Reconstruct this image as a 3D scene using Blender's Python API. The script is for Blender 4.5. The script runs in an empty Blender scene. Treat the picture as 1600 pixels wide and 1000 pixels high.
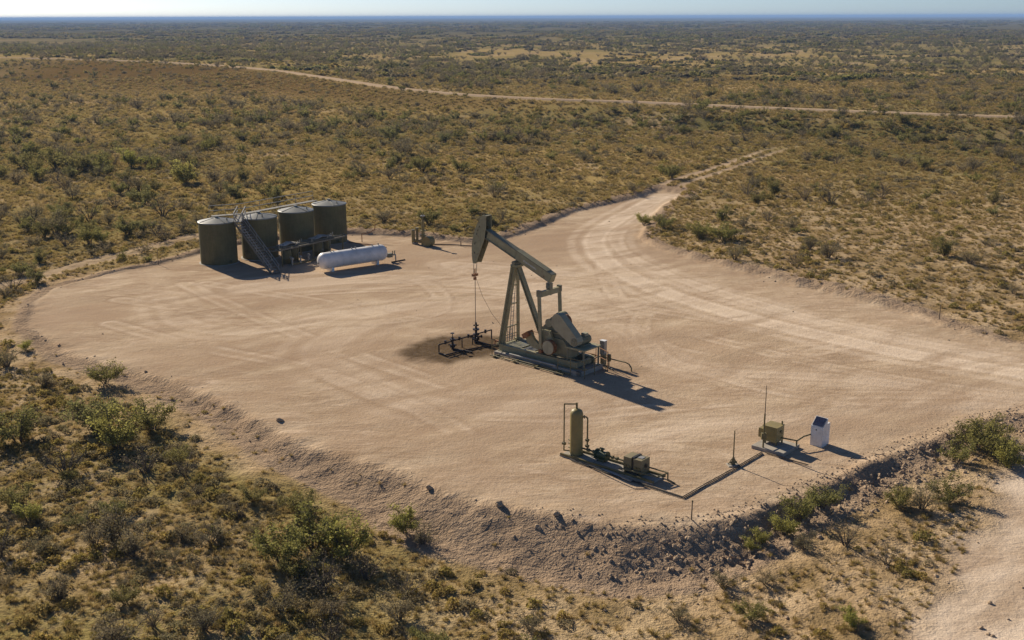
import bpy, math, random
import numpy as np
from mathutils import Vector, Matrix

random.seed(7)
rng = np.random.default_rng(7)
scn = bpy.context.scene
COL = scn.collection
R = math.radians

# ------------------------------------------------------------------ camera
FPX, CAM_H = 1750.0, 23.5
cam_d = bpy.data.cameras.new('camera')
cam_d.sensor_width = 36.0
cam_d.lens = FPX / 1600.0 * 36.0
cam_d.clip_start, cam_d.clip_end = 0.5, 90000.0
cam = bpy.data.objects.new('camera', cam_d)
COL.objects.link(cam)
PITCH, ROLL = math.atan2(474, FPX), math.atan2(5, 1600)
cam.matrix_world = (Matrix.Translation((0, 0, CAM_H)) @ Matrix.Rotation(math.pi/2 - PITCH, 4, 'X')
                    @ Matrix.Rotation(-ROLL, 4, 'Z'))
scn.camera = cam

# ------------------------------------------------------------------ sky, sun, exposure
SUN_EL = R(28.5)
SUN_DIR = Vector((-0.61*math.cos(SUN_EL)/0.998, 0.79*math.cos(SUN_EL)/0.998, math.sin(SUN_EL)))
world = bpy.data.worlds.new('World')
scn.world = world
world.use_nodes = True
wn = world.node_tree
sky = wn.nodes.new('ShaderNodeTexSky')
sky.sky_type = 'NISHITA'
sky.sun_disc = False
sky.sun_elevation = SUN_EL
sky.sun_rotation = math.atan2(SUN_DIR.x, SUN_DIR.y)
sky.altitude = 800.0
sky.air_density = 0.6
sky.dust_density = 0.6
sky.ozone_density = 4.5
bg = wn.nodes['Background']
bg.inputs['Strength'].default_value = 0.07
wn.links.new(sky.outputs[0], bg.inputs[0])
sun_d = bpy.data.lights.new('sun', 'SUN')
sun_d.energy = 5.0
sun_d.angle = R(0.53)
sun_d.color = (1.0, 0.88, 0.70)
sun = bpy.data.objects.new('sun', sun_d)
COL.objects.link(sun)
sun.rotation_euler = SUN_DIR.to_track_quat('Z', 'Y').to_euler()
scn.view_settings.view_transform = 'Standard'
scn.view_settings.look = 'None'
scn.view_settings.exposure = 0.45
scn.view_settings.gamma = 1.0
scn.view_settings.use_curve_mapping = False
scn.cycles.max_bounces = 5
scn.cycles.diffuse_bounces = 2
scn.cycles.glossy_bounces = 2
scn.cycles.transmission_bounces = 2
scn.cycles.volume_bounces = 0

# ------------------------------------------------------------------ tagging helpers
def tag(o, label=None, cat=None, group=None, kind=None):
    if label: o['label'] = label
    if cat: o['category'] = cat
    if group: o['group'] = group
    if kind: o['kind'] = kind
    return o

def thing(name, label, cat, loc=(0, 0, 0), rz=0.0, group=None):
    o = bpy.data.objects.new(name, None)
    COL.objects.link(o)
    o.location = loc
    o.rotation_euler = (0, 0, rz)
    o.empty_display_size = 0.2
    return tag(o, label, cat, group)

# ------------------------------------------------------------------ materials
def new_mat(name):
    m = bpy.data.materials.new(name)
    m.use_nodes = True
    nt = m.node_tree
    return m, nt, nt.nodes['Principled BSDF'], nt.nodes['Material Output']

def N(nt, typ, **kw):
    n = nt.nodes.new(typ)
    for k, v in kw.items():
        setattr(n, k, v)
    return n

def noise(nt, vec, scale, detail=4, rough=0.55, dist=0.0):
    n = N(nt, 'ShaderNodeTexNoise')
    n.inputs['Scale'].default_value = scale
    n.inputs['Detail'].default_value = detail
    n.inputs['Roughness'].default_value = rough
    n.inputs['Distortion'].default_value = dist
    if vec is not None: nt.links.new(vec, n.inputs['Vector'])
    return n.outputs['Fac']

def ramp(nt, fac, stops):
    r = N(nt, 'ShaderNodeValToRGB')
    els = r.color_ramp.elements
    while len(els) < len(stops): els.new(0.5)
    for e, (p, c) in zip(els, stops):
        e.position = p
        e.color = (*c, 1) if len(c) == 3 else c
    nt.links.new(fac, r.inputs[0])
    return r.outputs[0]

def g1(v): return (v, v, v)

def mixc(nt, fac, a, b, blend='MIX'):
    m = N(nt, 'ShaderNodeMix', data_type='RGBA', blend_type=blend)
    for sock, val in ((m.inputs[0], fac), (m.inputs[6], a), (m.inputs[7], b)):
        if isinstance(val, (int, float)): sock.default_value = val
        elif isinstance(val, tuple): sock.default_value = (*val, 1) if len(val) == 3 else val
        else: nt.links.new(val, sock)
    return m.outputs[2]

def mathn(nt, op, a, b=None, clamp=False):
    m = N(nt, 'ShaderNodeMath', operation=op, use_clamp=clamp)
    for i, v in enumerate((a, b)):
        if v is None: continue
        if isinstance(v, (int, float)): m.inputs[i].default_value = v
        else: nt.links.new(v, m.inputs[i])
    return m.outputs[0]

def attr(nt, name):
    return N(nt, 'ShaderNodeAttribute', attribute_name=name).outputs['Fac']

def bump(nt, h, strength, dist, prev=None):
    b = N(nt, 'ShaderNodeBump')
    b.inputs['Strength'].default_value = strength
    b.inputs['Distance'].default_value = dist
    nt.links.new(h, b.inputs['Height'])
    if prev is not None: nt.links.new(prev, b.inputs['Normal'])
    return b.outputs[0]

def paint(name, col, rough=0.5, metallic=0.0, dirt=0.35, rust=0.0, rustcol=(0.16, 0.06, 0.025), dust=(0.34, 0.25, 0.17), scale=1.0, spec=0.4, streak=0.0):
    m, nt, b, out = new_mat(name)
    geo = N(nt, 'ShaderNodeTexCoord').outputs['Object']
    n1 = noise(nt, geo, 1.7*scale, 5, 0.65)
    n2 = noise(nt, geo, 11*scale, 4, 0.6)
    c = mixc(nt, ramp(nt, n1, [(0.35, g1(0)), (0.7, g1(1))]), tuple(x*0.82 for x in col), tuple(min(1, x*1.15) for x in col))
    c = mixc(nt, mathn(nt, 'MULTIPLY', ramp(nt, n2, [(0.45, g1(0)), (0.75, g1(1))]), dirt), c, dust)
    if streak > 0:
        sm = N(nt, 'ShaderNodeMapping'); sm.inputs['Scale'].default_value = (3.2, 3.2, 0.22)
        nt.links.new(geo, sm.inputs[0])
        sk = noise(nt, sm.outputs[0], 1.6, 4, 0.65)
        c = mixc(nt, mathn(nt, 'MULTIPLY', ramp(nt, sk, [(0.50, g1(0)), (0.68, g1(1))]), streak), c, (0.26, 0.19, 0.12))
        c = mixc(nt, mathn(nt, 'MULTIPLY', ramp(nt, sk, [(0.30, g1(1)), (0.44, g1(0))]), streak), c, tuple(x*0.45 for x in col))
    if rust > 0:
        n3 = noise(nt, geo, 4.5*scale, 6, 0.7)
        c = mixc(nt, ramp(nt, n3, [(0.66 - 0.3*rust, g1(0)), (0.74 - 0.3*rust, g1(1))]), c, rustcol)
    nt.links.new(c, b.inputs['Base Color'])
    b.inputs['Roughness'].default_value = rough
    b.inputs['Metallic'].default_value = metallic
    b.inputs['Specular IOR Level'].default_value = spec
    nt.links.new(bump(nt, n2, 0.15, 0.01), b.inputs['Normal'])
    return m

MAT = {}
MAT['tank'] = paint('olive_tank_paint', (0.135, 0.122, 0.056), 0.7, dirt=0.12, scale=0.5, spec=0.15, streak=0.18)
MAT['tank_roof'] = paint('tank_roof_paint', (0.20, 0.20, 0.17), 0.42, dirt=0.3)
MAT['unit'] = paint('grey_green_paint', (0.33, 0.305, 0.18), 0.55, dirt=0.25, rust=0.2, spec=0.25, streak=0.35)
MAT['unit_dark'] = paint('dark_grey_paint', (0.205, 0.195, 0.13), 0.5, dirt=0.2, rust=0.1, spec=0.3)
MAT['guard'] = paint('grey_guard_paint', (0.35, 0.33, 0.225), 0.55, dirt=0.22, rust=0.1, spec=0.25, streak=0.3)
MAT['rust'] = paint('rusted_steel', (0.28, 0.12, 0.045), 0.8, dirt=0.15, rust=0.4, rustcol=(0.20, 0.07, 0.025))
MAT['brown'] = paint('brown_oily_steel', (0.022, 0.014, 0.012), 0.45, dirt=0.06, rust=0.25, rustcol=(0.06, 0.018, 0.014))
MAT['olive'] = paint('olive_vessel_paint', (0.26, 0.205, 0.075), 0.5, dirt=0.12)
MAT['olive_dark'] = paint('olive_pipe_paint', (0.15, 0.125, 0.05), 0.5, dirt=0.2)
MAT['green'] = paint('green_pump_paint', (0.035, 0.062, 0.026), 0.45, dirt=0.15)
MAT['tan_box'] = paint('drab_box_paint', (0.21, 0.175, 0.09), 0.6, dirt=0.3)
MAT['white'] = paint('white_tank_paint', (0.78, 0.75, 0.71), 0.45, dirt=0.06, scale=0.5, streak=0.10)
MAT['white_cab'] = paint('white_cabinet_paint', (0.76, 0.75, 0.74), 0.45, dirt=0.06)
MAT['steel'] = paint('galvanised_steel', (0.30, 0.29, 0.26), 0.45, metallic=0.3, dirt=0.3)
MAT['stair'] = paint('weathered_stair_steel', (0.15, 0.135, 0.10), 0.55, dirt=0.3)
MAT['panel'] = paint('weathered_sheet_metal', (0.33, 0.32, 0.29), 0.4, metallic=0.2, dirt=0.35)
MAT['concrete'] = paint('concrete', (0.36, 0.33, 0.28), 0.9, dirt=0.5, spec=0.2)
MAT['black'] = paint('black_rubber_pipe', (0.018, 0.017, 0.015), 0.55, dirt=0.12)
MAT['cable'] = paint('wire_rope', (0.06, 0.055, 0.05), 0.5, dirt=0.2)
MAT['solar'] = paint('solar_cell', (0.012, 0.018, 0.055), 0.25, dirt=0.05)
MAT['wood'] = paint('grey_post_wood', (0.16, 0.12, 0.08), 0.85, dirt=0.3)
MAT['letter'] = paint('faded_white_lettering', (0.55, 0.54, 0.50), 0.6, dirt=0.4)
MAT['rock'] = paint('pale_stone', (0.42, 0.31, 0.205), 0.95, dirt=0.3, scale=3, spec=0.15)

def dirt_material():
    m, nt, b, out = new_mat('desert_dirt')
    pos = N(nt, 'ShaderNodeNewGeometry').outputs['Position']
    streak, big, med = attr(nt, 'a_streak'), attr(nt, 'a_big'), attr(nt, 'a_med')
    fine = noise(nt, pos, 2.4, 3, 0.7)
    grit = noise(nt, pos, 8.0, 2, 0.75)
    # natural soil: sand to ochre litter
    soil = ramp(nt, med, [(0.28, (0.28, 0.195, 0.098)), (0.46, (0.39, 0.275, 0.155)), (0.66, (0.49, 0.36, 0.22))])
    cover = mixc(nt, big, (0.215, 0.180, 0.062), (0.305, 0.232, 0.094))
    cover = mixc(nt, ramp(nt, attr(nt, 'a_huge'), [(0.55, g1(0)), (0.85, g1(0.8))]), cover, (0.40, 0.285, 0.115))
    cover = mixc(nt, ramp(nt, attr(nt, 'a_huge'), [(0.15, g1(0.8)), (0.42, g1(0))]), cover, (0.165, 0.145, 0.055))
    cov_f = mathn(nt, 'MULTIPLY', ramp(nt, mathn(nt, 'ADD', mathn(nt, 'MULTIPLY', big, 0.5), mathn(nt, 'MULTIPLY', fine, 0.5)), [(0.32, g1(0)), (0.50, g1(1))]), attr(nt, 'm_cover'), clamp=True)
    soil = mixc(nt, cov_f, soil, cover)
    soil = mixc(nt, mathn(nt, 'MULTIPLY', ramp(nt, fine, [(0.36, g1(1)), (0.48, g1(0))]), 0.55), soil, (0.085, 0.062, 0.032))
    mp = N(nt, 'ShaderNodeMapping')
    mp.inputs['Rotation'].default_value = (0, 0, R(-38))
    mp.inputs['Scale'].default_value = (0.28, 1.0, 1.0)
    nt.links.new(pos, mp.inputs[0])
    drag = mathn(nt, 'ADD', 0.5, mathn(nt, 'MULTIPLY', mathn(nt, 'SUBTRACT', noise(nt, mp.outputs[0], 1.25, 4, 0.72, 1.2), 0.5), ramp(nt, attr(nt, 'a_big'), [(0.38, g1(0.25)), (0.62, g1(1.25))])))
    # graded caliche
    pad = ramp(nt, streak, [(0.22, (0.37, 0.268, 0.180)), (0.5, (0.462, 0.348, 0.238)), (0.78, (0.57, 0.445, 0.315))])
    pad = mixc(nt, ramp(nt, med, [(0.34, g1(0.45)), (0.6, g1(0))]), pad, (0.39, 0.275, 0.185))
    pad = mixc(nt, mathn(nt, 'MULTIPLY', ramp(nt, grit, [(0.42, g1(1)), (0.55, g1(0))]), 0.22), pad, (0.22, 0.15, 0.095))
    pad = mixc(nt, ramp(nt, drag, [(0.34, g1(0.5)), (0.47, g1(0))]), pad, (0.30, 0.205, 0.130))
    pad = mixc(nt, ramp(nt, drag, [(0.56, g1(0)), (0.70, g1(0.45))]), pad, (0.64, 0.50, 0.37))
    pad = mixc(nt, ramp(nt, big, [(0.32, g1(0.6)), (0.52, g1(0))]), pad, (0.36, 0.255, 0.172))
    pad = mixc(nt, mathn(nt, 'MULTIPLY', attr(nt, 'm_rut'), 0.5), pad, (0.30, 0.205, 0.13))
    wear = mathn(nt, 'MULTIPLY', attr(nt, 'm_wear'), ramp(nt, streak, [(0.30, g1(0.25)), (0.6, g1(1))]), clamp=True)
    pad = mixc(nt, wear, pad, (0.67, 0.54, 0.41))
    c = mixc(nt, attr(nt, 'm_pad'), soil, pad)
    c = mixc(nt, mathn(nt, 'MULTIPLY', attr(nt, 'm_slope'), 0.75), c, mixc(nt, fine, (0.235, 0.165, 0.11), (0.37, 0.27, 0.185)))
    c = mixc(nt, mathn(nt, 'MULTIPLY', attr(nt, 'm_brown'), 0.95), c, mixc(nt, med, (0.115, 0.072, 0.024), (0.185, 0.118, 0.044)))
    # distant scrubland too far off to tell bushes apart
    scr = N(nt, 'ShaderNodeMapping')
    scr.inputs['Scale'].default_value = (0.45, 1.0, 1.0)
    nt.links.new(pos, scr.inputs[0])
    sn = noise(nt, scr.outputs[0], 0.02, 5, 0.75)
    far = ramp(nt, sn, [(0.30, (0.060, 0.058, 0.030)), (0.46, (0.105, 0.092, 0.044)), (0.60, (0.16, 0.13, 0.062)), (0.74, (0.27, 0.205, 0.115))])
    c = mixc(nt, attr(nt, 'm_far'), c, far)
    st = mathn(nt, 'MULTIPLY', attr(nt, 'm_stain'), ramp(nt, fine, [(0.25, g1(1)), (0.75, g1(0.75))]), clamp=True)
    c = mixc(nt, st, c, (0.080, 0.054, 0.031))
    nt.links.new(c, b.inputs['Base Color'])
    b.inputs['Roughness'].default_value = 0.95
    b.inputs['Specular IOR Level'].default_value = 0.0
    rgh = mathn(nt, 'ADD', mathn(nt, 'SUBTRACT', 1.0, mathn(nt, 'MULTIPLY', attr(nt, 'm_pad'), 0.62)), mathn(nt, 'MULTIPLY', attr(nt, 'm_slope'), 1.0))
    hh = mathn(nt, 'ADD', mathn(nt, 'MULTIPLY', fine, 0.16), mathn(nt, 'MULTIPLY', grit, 0.07))
    hh = mathn(nt, 'ADD', hh, mathn(nt, 'MULTIPLY', drag, 0.09))
    hh = mathn(nt, 'MULTIPLY', hh, rgh)
    nt.links.new(bump(nt, hh, 1.0, 1.0), b.inputs['Normal'])
    return m
MAT['dirt'] = dirt_material()

def leaf_material(name, cols, trans=0.3):
    m, nt, b, out = new_mat(name)
    rnd = N(nt, 'ShaderNodeObjectInfo').outputs['Random']
    isl = N(nt, 'ShaderNodeNewGeometry').outputs['Random Per Island']
    c = ramp(nt, rnd, [(i/(len(cols)-1), k) for i, k in enumerate(cols)])
    c = mixc(nt, 1.0, c, ramp(nt, isl, [(0, g1(0.65)), (1, g1(1.3))]), 'MULTIPLY')
    nt.links.new(c, b.inputs['Base Color'])
    b.inputs['Roughness'].default_value = 0.75
    b.inputs['Specular IOR Level'].default_value = 0.0
    t = N(nt, 'ShaderNodeBsdfTranslucent')
    nt.links.new(c, t.inputs[0])
    mx = N(nt, 'ShaderNodeMixShader')
    mx.inputs[0].default_value = trans
    nt.links.new(b.outputs[0], mx.inputs[1])
    nt.links.new(t.outputs[0], mx.inputs[2])
    nt.links.new(mx.outputs[0], out.inputs['Surface'])
    return m
MAT['leaf_green'] = leaf_material('mesquite_leaf', [(0.218, 0.203, 0.071), (0.260, 0.224, 0.086), (0.277, 0.260, 0.081), (0.230, 0.218, 0.098)], 0.45)
MAT['leaf_bright'] = leaf_material('bright_green_leaf', [(0.319, 0.313, 0.081), (0.354, 0.319, 0.098)], 0.5)
MAT['leaf_grey'] = leaf_material('grey_scrub_leaf', [(0.242, 0.206, 0.121), (0.307, 0.248, 0.144), (0.266, 0.230, 0.121), (0.218, 0.177, 0.109)], 0.4)
MAT['leaf_yellow'] = leaf_material('yellow_green_scrub', [(0.366, 0.289, 0.086), (0.289, 0.242, 0.081), (0.413, 0.307, 0.098), (0.266, 0.212, 0.090)], 0.45)
MAT['grass'] = leaf_material('dry_grass', [(0.448, 0.336, 0.138), (0.354, 0.277, 0.098), (0.519, 0.378, 0.172), (0.307, 0.230, 0.098), (0.389, 0.301, 0.106)], 0.45)
MAT['twig'] = paint('dry_twig_bark', (0.13, 0.105, 0.082), 0.9, dirt=0.1, scale=4, spec=0.1)

# ------------------------------------------------------------------ mesh builder
class MB:
    def __init__(s):
        s.v, s.f, s.sm = [], [], []
    def add(s, vs, fs, smooth=False):
        o = len(s.v)
        s.v += [tuple(map(float, p)) for p in vs]
        s.f += [tuple(i+o for i in f) for f in fs]
        s.sm += [smooth]*len(fs)
        return s
    def box(s, lo, hi):
        x0, y0, z0 = lo; x1, y1, z1 = hi
        return s.add([(x0,y0,z0),(x1,y0,z0),(x1,y1,z0),(x0,y1,z0),(x0,y0,z1),(x1,y0,z1),(x1,y1,z1),(x0,y1,z1)],
                     [(0,3,2,1),(4,5,6,7),(0,1,5,4),(1,2,6,5),(2,3,7,6),(3,0,4,7)])
    def bar(s, p0, p1, w, h, up=(0, 0, 1)):
        p0, p1 = Vector(p0), Vector(p1)
        d = (p1-p0).normalized()
        u = Vector(up)
        if abs(d.dot(u)) > 0.98: u = Vector((1, 0, 0))
        a = d.cross(u).normalized()*w/2
        b = a.cross(d).normalized()*h/2
        vs = [p+i*a+j*b for p in (p0, p1) for i, j in ((-1,-1),(1,-1),(1,1),(-1,1))]
        return s.add(vs, [(3,2,1,0),(4,5,6,7),(0,1,5,4),(1,2,6,5),(2,3,7,6),(3,0,4,7)])
    def cyl(s, p0, p1, r0, r1=None, seg=12, caps=True):
        r1 = r0 if r1 is None else r1
        p0, p1 = Vector(p0), Vector(p1)
        d = (p1-p0).normalized()
        a = d.orthogonal().normalized(); b = d.cross(a)
        ring = lambda p, r: [p + r*(math.cos(2*math.pi*i/seg)*a + math.sin(2*math.pi*i/seg)*b) for i in range(seg)]
        A, B = ring(p0, r0), ring(p1, r1)
        s.add(A+B, [(i, (i+1) % seg, seg+(i+1) % seg, seg+i) for i in range(seg)], True)
        if caps:
            s.add(A, [tuple(reversed(range(seg)))]); s.add(B, [tuple(range(seg))])
        return s
    def tube(s, pts, r, seg=8):
        for a, b in zip(pts[:-1], pts[1:]):
            s.cyl(a, b, r, seg=seg)
        for p in pts[1:-1]: s.ball(p, r*1.02, 6)
        return s
    def ball(s, c, r, seg=10, sz=1.0):
        n = max(3, seg//2)
        prof = [(r*math.sin(math.pi*i/n), c[2]-r*sz*math.cos(math.pi*i/n)) for i in range(n+1)]
        return s.lathe(prof, (c[0], c[1]), seg)
    def lathe(s, prof, c=(0, 0), seg=24, axis='z', smooth=True):
        vs, fs = [], []
        for r, z in prof:
            for i in range(seg):
                t = 2*math.pi*i/seg
                vs.append((c[0]+r*math.cos(t), c[1]+r*math.sin(t), z) if axis == 'z' else (z, c[0]+r*math.cos(t), c[1]+r*math.sin(t)))
        for j in range(len(prof)-1):
            for i in range(seg):
                k = (i+1) % seg
                fs.append((j*seg+i, j*seg+k, (j+1)*seg+k, (j+1)*seg+i))
        return s.add(vs, fs, smooth)
    def prism(s, poly, y0, y1):
        n = len(poly)
        A = [(x, y0, z) for x, z in poly]; B = [(x, y1, z) for x, z in poly]
        s.add(A, [tuple(range(n))]); s.add(B, [tuple(reversed(range(n)))])
        vs, fs = [], []
        for i in range(n):
            j = (i+1) % n
            o = len(vs); vs += [A[i], B[i], B[j], A[j]]; fs.append((o, o+1, o+2, o+3))
        return s.add(vs, fs)
    def mesh(s, name, mat):
        me = bpy.data.meshes.new(name)
        me.from_pydata(s.v, [], s.f)
        me.polygons.foreach_set('use_smooth', s.sm)
        me.materials.append(MAT[mat])
        me.update()
        return me
    def build(s, name, mat, parent=None, bevel=0.0, loc=None):
        o = bpy.data.objects.new(name, s.mesh(name, mat))
        COL.objects.link(o)
        if parent: o.parent = parent
        if loc: o.location = loc
        if bevel:
            b = o.modifiers.new('bevel', 'BEVEL'); b.width = bevel; b.segments = 2; b.limit_method = 'ANGLE'
        return o

def np_mesh(name, V, Fq, mat, smooth=False):
    """V (n,3), Fq (m,k) all faces the same size"""
    me = bpy.data.meshes.new(name)
    k = Fq.shape[1]
    me.vertices.add(len(V)); me.vertices.foreach_set('co', V.astype(np.float32).ravel())
    me.loops.add(Fq.size); me.loops.foreach_set('vertex_index', Fq.astype(np.int32).ravel())
    me.polygons.add(len(Fq)); me.polygons.foreach_set('loop_start', np.arange(0, Fq.size, k, dtype=np.int32))
    me.polygons.foreach_set('use_smooth', np.full(len(Fq), smooth))
    me.materials.append(MAT[mat])
    me.update(calc_edges=True)
    return me

# ------------------------------------------------------------------ noise on numpy arrays
def hash2(ix, iy, seed):
    h = (ix.astype(np.int64)*374761393 + iy.astype(np.int64)*668265263 + seed*1442695041) & 0xFFFFFFFF
    h = ((h ^ (h >> 13))*1274126177) & 0xFFFFFFFF
    return ((h ^ (h >> 16)) & 0xFFFF)/65535.0
def vnoise(x, y, seed=0):
    ix, iy = np.floor(x), np.floor(y)
    fx, fy = x-ix, y-iy
    ux, uy = fx*fx*(3-2*fx), fy*fy*(3-2*fy)
    a, b = hash2(ix, iy, seed), hash2(ix+1, iy, seed)
    c, d = hash2(ix, iy+1, seed), hash2(ix+1, iy+1, seed)
    return (a*(1-ux)+b*ux)*(1-uy) + (c*(1-ux)+d*ux)*uy
def fbm(x, y, octv=4, seed=0, gain=0.5):
    s, a, t = 0, 1.0, 0
    for i in range(octv):
        s = s + a*vnoise(x*2**i+17.3*i, y*2**i-9.1*i, seed+i); t += a; a *= gain
    return s/t
def sstep(a, b, x):
    t = np.clip((x-a)/(b-a), 0, 1); return t*t*(3-2*t)

# ------------------------------------------------------------------ terrain layout (metres; x right, y away, z up)
PAD = np.array([(-40.9,93.4),(-38.2,85.4),(-32.4,78.5),(-22.6,71.6),(-17.3,66.5),(-12.1,60.2),(-5.7,55.9),(-3.4,53.2),(-0.6,51.9),(2.1,50.7),
    (4.9,49.6),(8.4,49.6),(10.7,50.5),(14.5,53.2),(18.8,56.9),(23.3,60.3),(28.0,63.9),(31.0,65.0),(34.5,66.0),(40,64),(75,52),(75,62),(41.0,76.3),(36.5,80.0),(33.6,84.5),
    (32.3,88.5),(28.4,94.5),(24.2,100.6),(19.0,108.5),(14.9,115.8),(13.8,121.0),(15.0,127.0),(18.9,142.0),(23.5,152.5),(20.6,155.5),(17.6,149.8),(8.0,138.0),
    (3.2,127.0),(-0.5,120.8),(-3.6,117.6),(-7.0,119.8),(-12.5,122.5),(-18.5,123.2),(-24,121.5),(-29.5,117.5),(-33.5,110.5),(-35.3,107.4),(-38.6,103.8),(-41.2,98.4)])
LOW_ROAD = np.array([(90,75),(60,60),(40,60.5),(32.2,63.2),(29.0,60.4),(25.4,55.1),(22.2,49.9),(19.3,45.5),(16.1,41.2),(11.0,35.0),(4,25),(20,20),(34,38),(60,52),(90,62)])

def poly_sd(P, x, y):
    """signed distance, negative inside"""
    best = np.full(x.shape, 1e18); inside = np.zeros(x.shape, bool)
    n = len(P)
    for i in range(n):
        ax, ay = P[i]; bx, by = P[(i+1) % n]
        ex, ey = bx-ax, by-ay
        t = np.clip(((x-ax)*ex+(y-ay)*ey)/(ex*ex+ey*ey), 0, 1)
        best = np.minimum(best, (x-ax-t*ex)**2 + (y-ay-t*ey)**2)
        cond = ((ay > y) != (by > y)) & (x < ex*(y-ay)/(ey if ey else 1e-9)+ax)
        inside ^= cond
    d = np.sqrt(best)
    return np.where(inside, -d, d)
def line_d(L, x, y):
    best = np.full(x.shape, 1e18)
    for (ax, ay), (bx, by) in zip(L[:-1], L[1:]):
        ex, ey = bx-ax, by-ay
        t = np.clip(((x-ax)*ex+(y-ay)*ey)/(ex*ex+ey*ey), 0, 1)
        best = np.minimum(best, (x-ax-t*ex)**2 + (y-ay-t*ey)**2)
    return np.sqrt(best)
def smooth_line(P, k=10):
    P = [np.array(p, float) for p in P]
    P = [2*P[0]-P[1]] + P + [2*P[-1]-P[-2]]
    out = []
    for a, b, c, d in zip(P[:-3], P[1:-2], P[2:-1], P[3:]):
        for t in np.linspace(0, 1, k, endpoint=False):
            out.append(0.5*((2*b)+(c-a)*t+(2*a-5*b+4*c-d)*t*t+(3*b-a-3*c+d)*t**3))
    out.append(P[-2])
    return np.array(out)

# far county road: y as a function of x, with the bank it stands on
FR = np.array([(-420,640,5),(-330,590,5),(-244.9,551,5),(-206.6,531,5),(-149.6,489.4,5),(-97.2,436.8,4.5),(-64.2,384.1,4),(-37.7,338.1,3.5),(-17.4,313.5,3),(8.4,293.1,2.8),
               (32.1,283.8,2.6),(60.1,265.9,2.5),(85,250.7,2.5),(107.9,238.6,2.5),(170,212,2.5),(260,190,2.5)])
FRs = smooth_line(FR, 8)
FRx = FRs[:, 0]
TRACK = smooth_line([(21.2,154.6),(29.3,170.2),(40.1,189.7),(47,202),(56,217)], 8)
TRACK_W = smooth_line([(-62,74),(-52,91),(-46.8,99.6),(-42.5,108.6),(-38.3,115.5),(-34.6,121.8),(-25,134),(-8,147),(14,156)], 8)

def height(x, y, micro=True):
    x = np.asarray(x, float); y = np.asarray(y, float)
    nat = np.interp(y, [-50, 0, 48, 78, 125, 150, 210], [-2.4, -1.9, -1.38, -0.68, 0.40, 0.40, 0.0])
    nat = nat + 0.75*sstep(12, 30, x)*sstep(70, 84, y)*(1-sstep(115, 150, y))
    nat = nat + (fbm(x/23, y/23, 3, 5)-0.5)*0.5*(1-sstep(600, 1500, y)) + (fbm(x/130, y/130, 3, 9)-0.5)*1.6*sstep(130, 260, y)
    nat = nat + 0.7*sstep(4, 18, x)*(1-sstep(66, 73, y))
    nat = nat + 0.5*sstep(-4, -14, x)*(1-sstep(85, 100, y))
    # bank below the far road
    ry = np.interp(x, FRx, FRs[:, 1]); rz = np.interp(x, FRx, FRs[:, 2])
    dd = ry - y
    far_ = np.interp(x, [-150, -60, 0, 40, 100], [118, 42, 26, 40, 36])
    beg = np.interp(x, [-150, -60, 0, 40, 100], [10, 4, 8, 27, 24])
    bank = rz*(1-sstep(beg, far_, dd))
    bank = np.where(dd < 0, rz*(1-0.75*sstep(20, 400, -dd)), bank)
    on = (1-sstep(3, 10, np.abs(dd)))
    nat = nat*(1-on*sstep(150, 230, y)) + bank
    nat = nat*(1-sstep(20000, 29000, np.abs(y)))
    # low road
    lr = poly_sd(LOW_ROAD, x, y)
    sd = poly_sd(PAD, x, y)
    ang = np.interp(x, [-40, -18, 0, 8, 14, 30, 40], [0.46, 0.48, 0.46, 0.38, 0.42, 0.42, 0.12])
    wob = (fbm(x/2.2, y/2.2, 3, 31)-0.5)*0.9 if micro else 0
    so = np.maximum(sd + wob*sstep(-0.5, 1.0, sd), 0)
    zf = np.maximum(nat, -so*ang); zc = np.minimum(nat, so*0.30)
    z = np.where(nat < 0, zf, zc)
    # windrow of spoil along the pad's rim
    rim = np.exp(-((sd-0.7)/0.55)**2)*(fbm(x/3.1, y/3.1, 2, 77)-0.15)
    rimk = 0.25*sstep(100, 112, y)*(1-sstep(125, 140, y)) + 0.26*sstep(8, 24, x)*sstep(76, 84, y) + 0.16 + 0.30*sstep(10, 20, x)*(1-sstep(64, 70, y))
    z = z + rim*rimk*(1-sstep(30, 36, x)*(1-sstep(72, 78, y)))
    slope = sstep(0.0, 0.6, sd)*(1-sstep(0.25, 0.9, np.abs(z-nat)*0+sd-np.abs(nat)/np.maximum(ang, 0.1)-0.6))
    if micro:
        nearf = (1-sstep(120, 170, y))*(1-sstep(60, 90, np.abs(x)))
        inside = 1-sstep(-2, 0.3, sd)
        road = 1-sstep(-0.5, 0.8, lr)
        # soft ruts and undulation on the pad, lumps in the scrub, clods and gullies on the banks
        z = z + nearf*inside*((fbm(x/5, y/3, 3, 3)-0.5)*0.12)
        rough = (1-inside)*(1-road)
        z = z + nearf*rough*((fbm(x/1.3, y/1.3, 3, 41)-0.5)*0.26)
        z = z + nearf*slope*((fbm(x/0.9, y/0.9, 3, 55, 0.75)-0.5)*(0.20+0.14*sstep(-4, 12, x)) + np.maximum(fbm(x/0.55, y/0.55, 2, 63)-0.60, 0)*0.5)
    return z, sd, lr, slope

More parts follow.
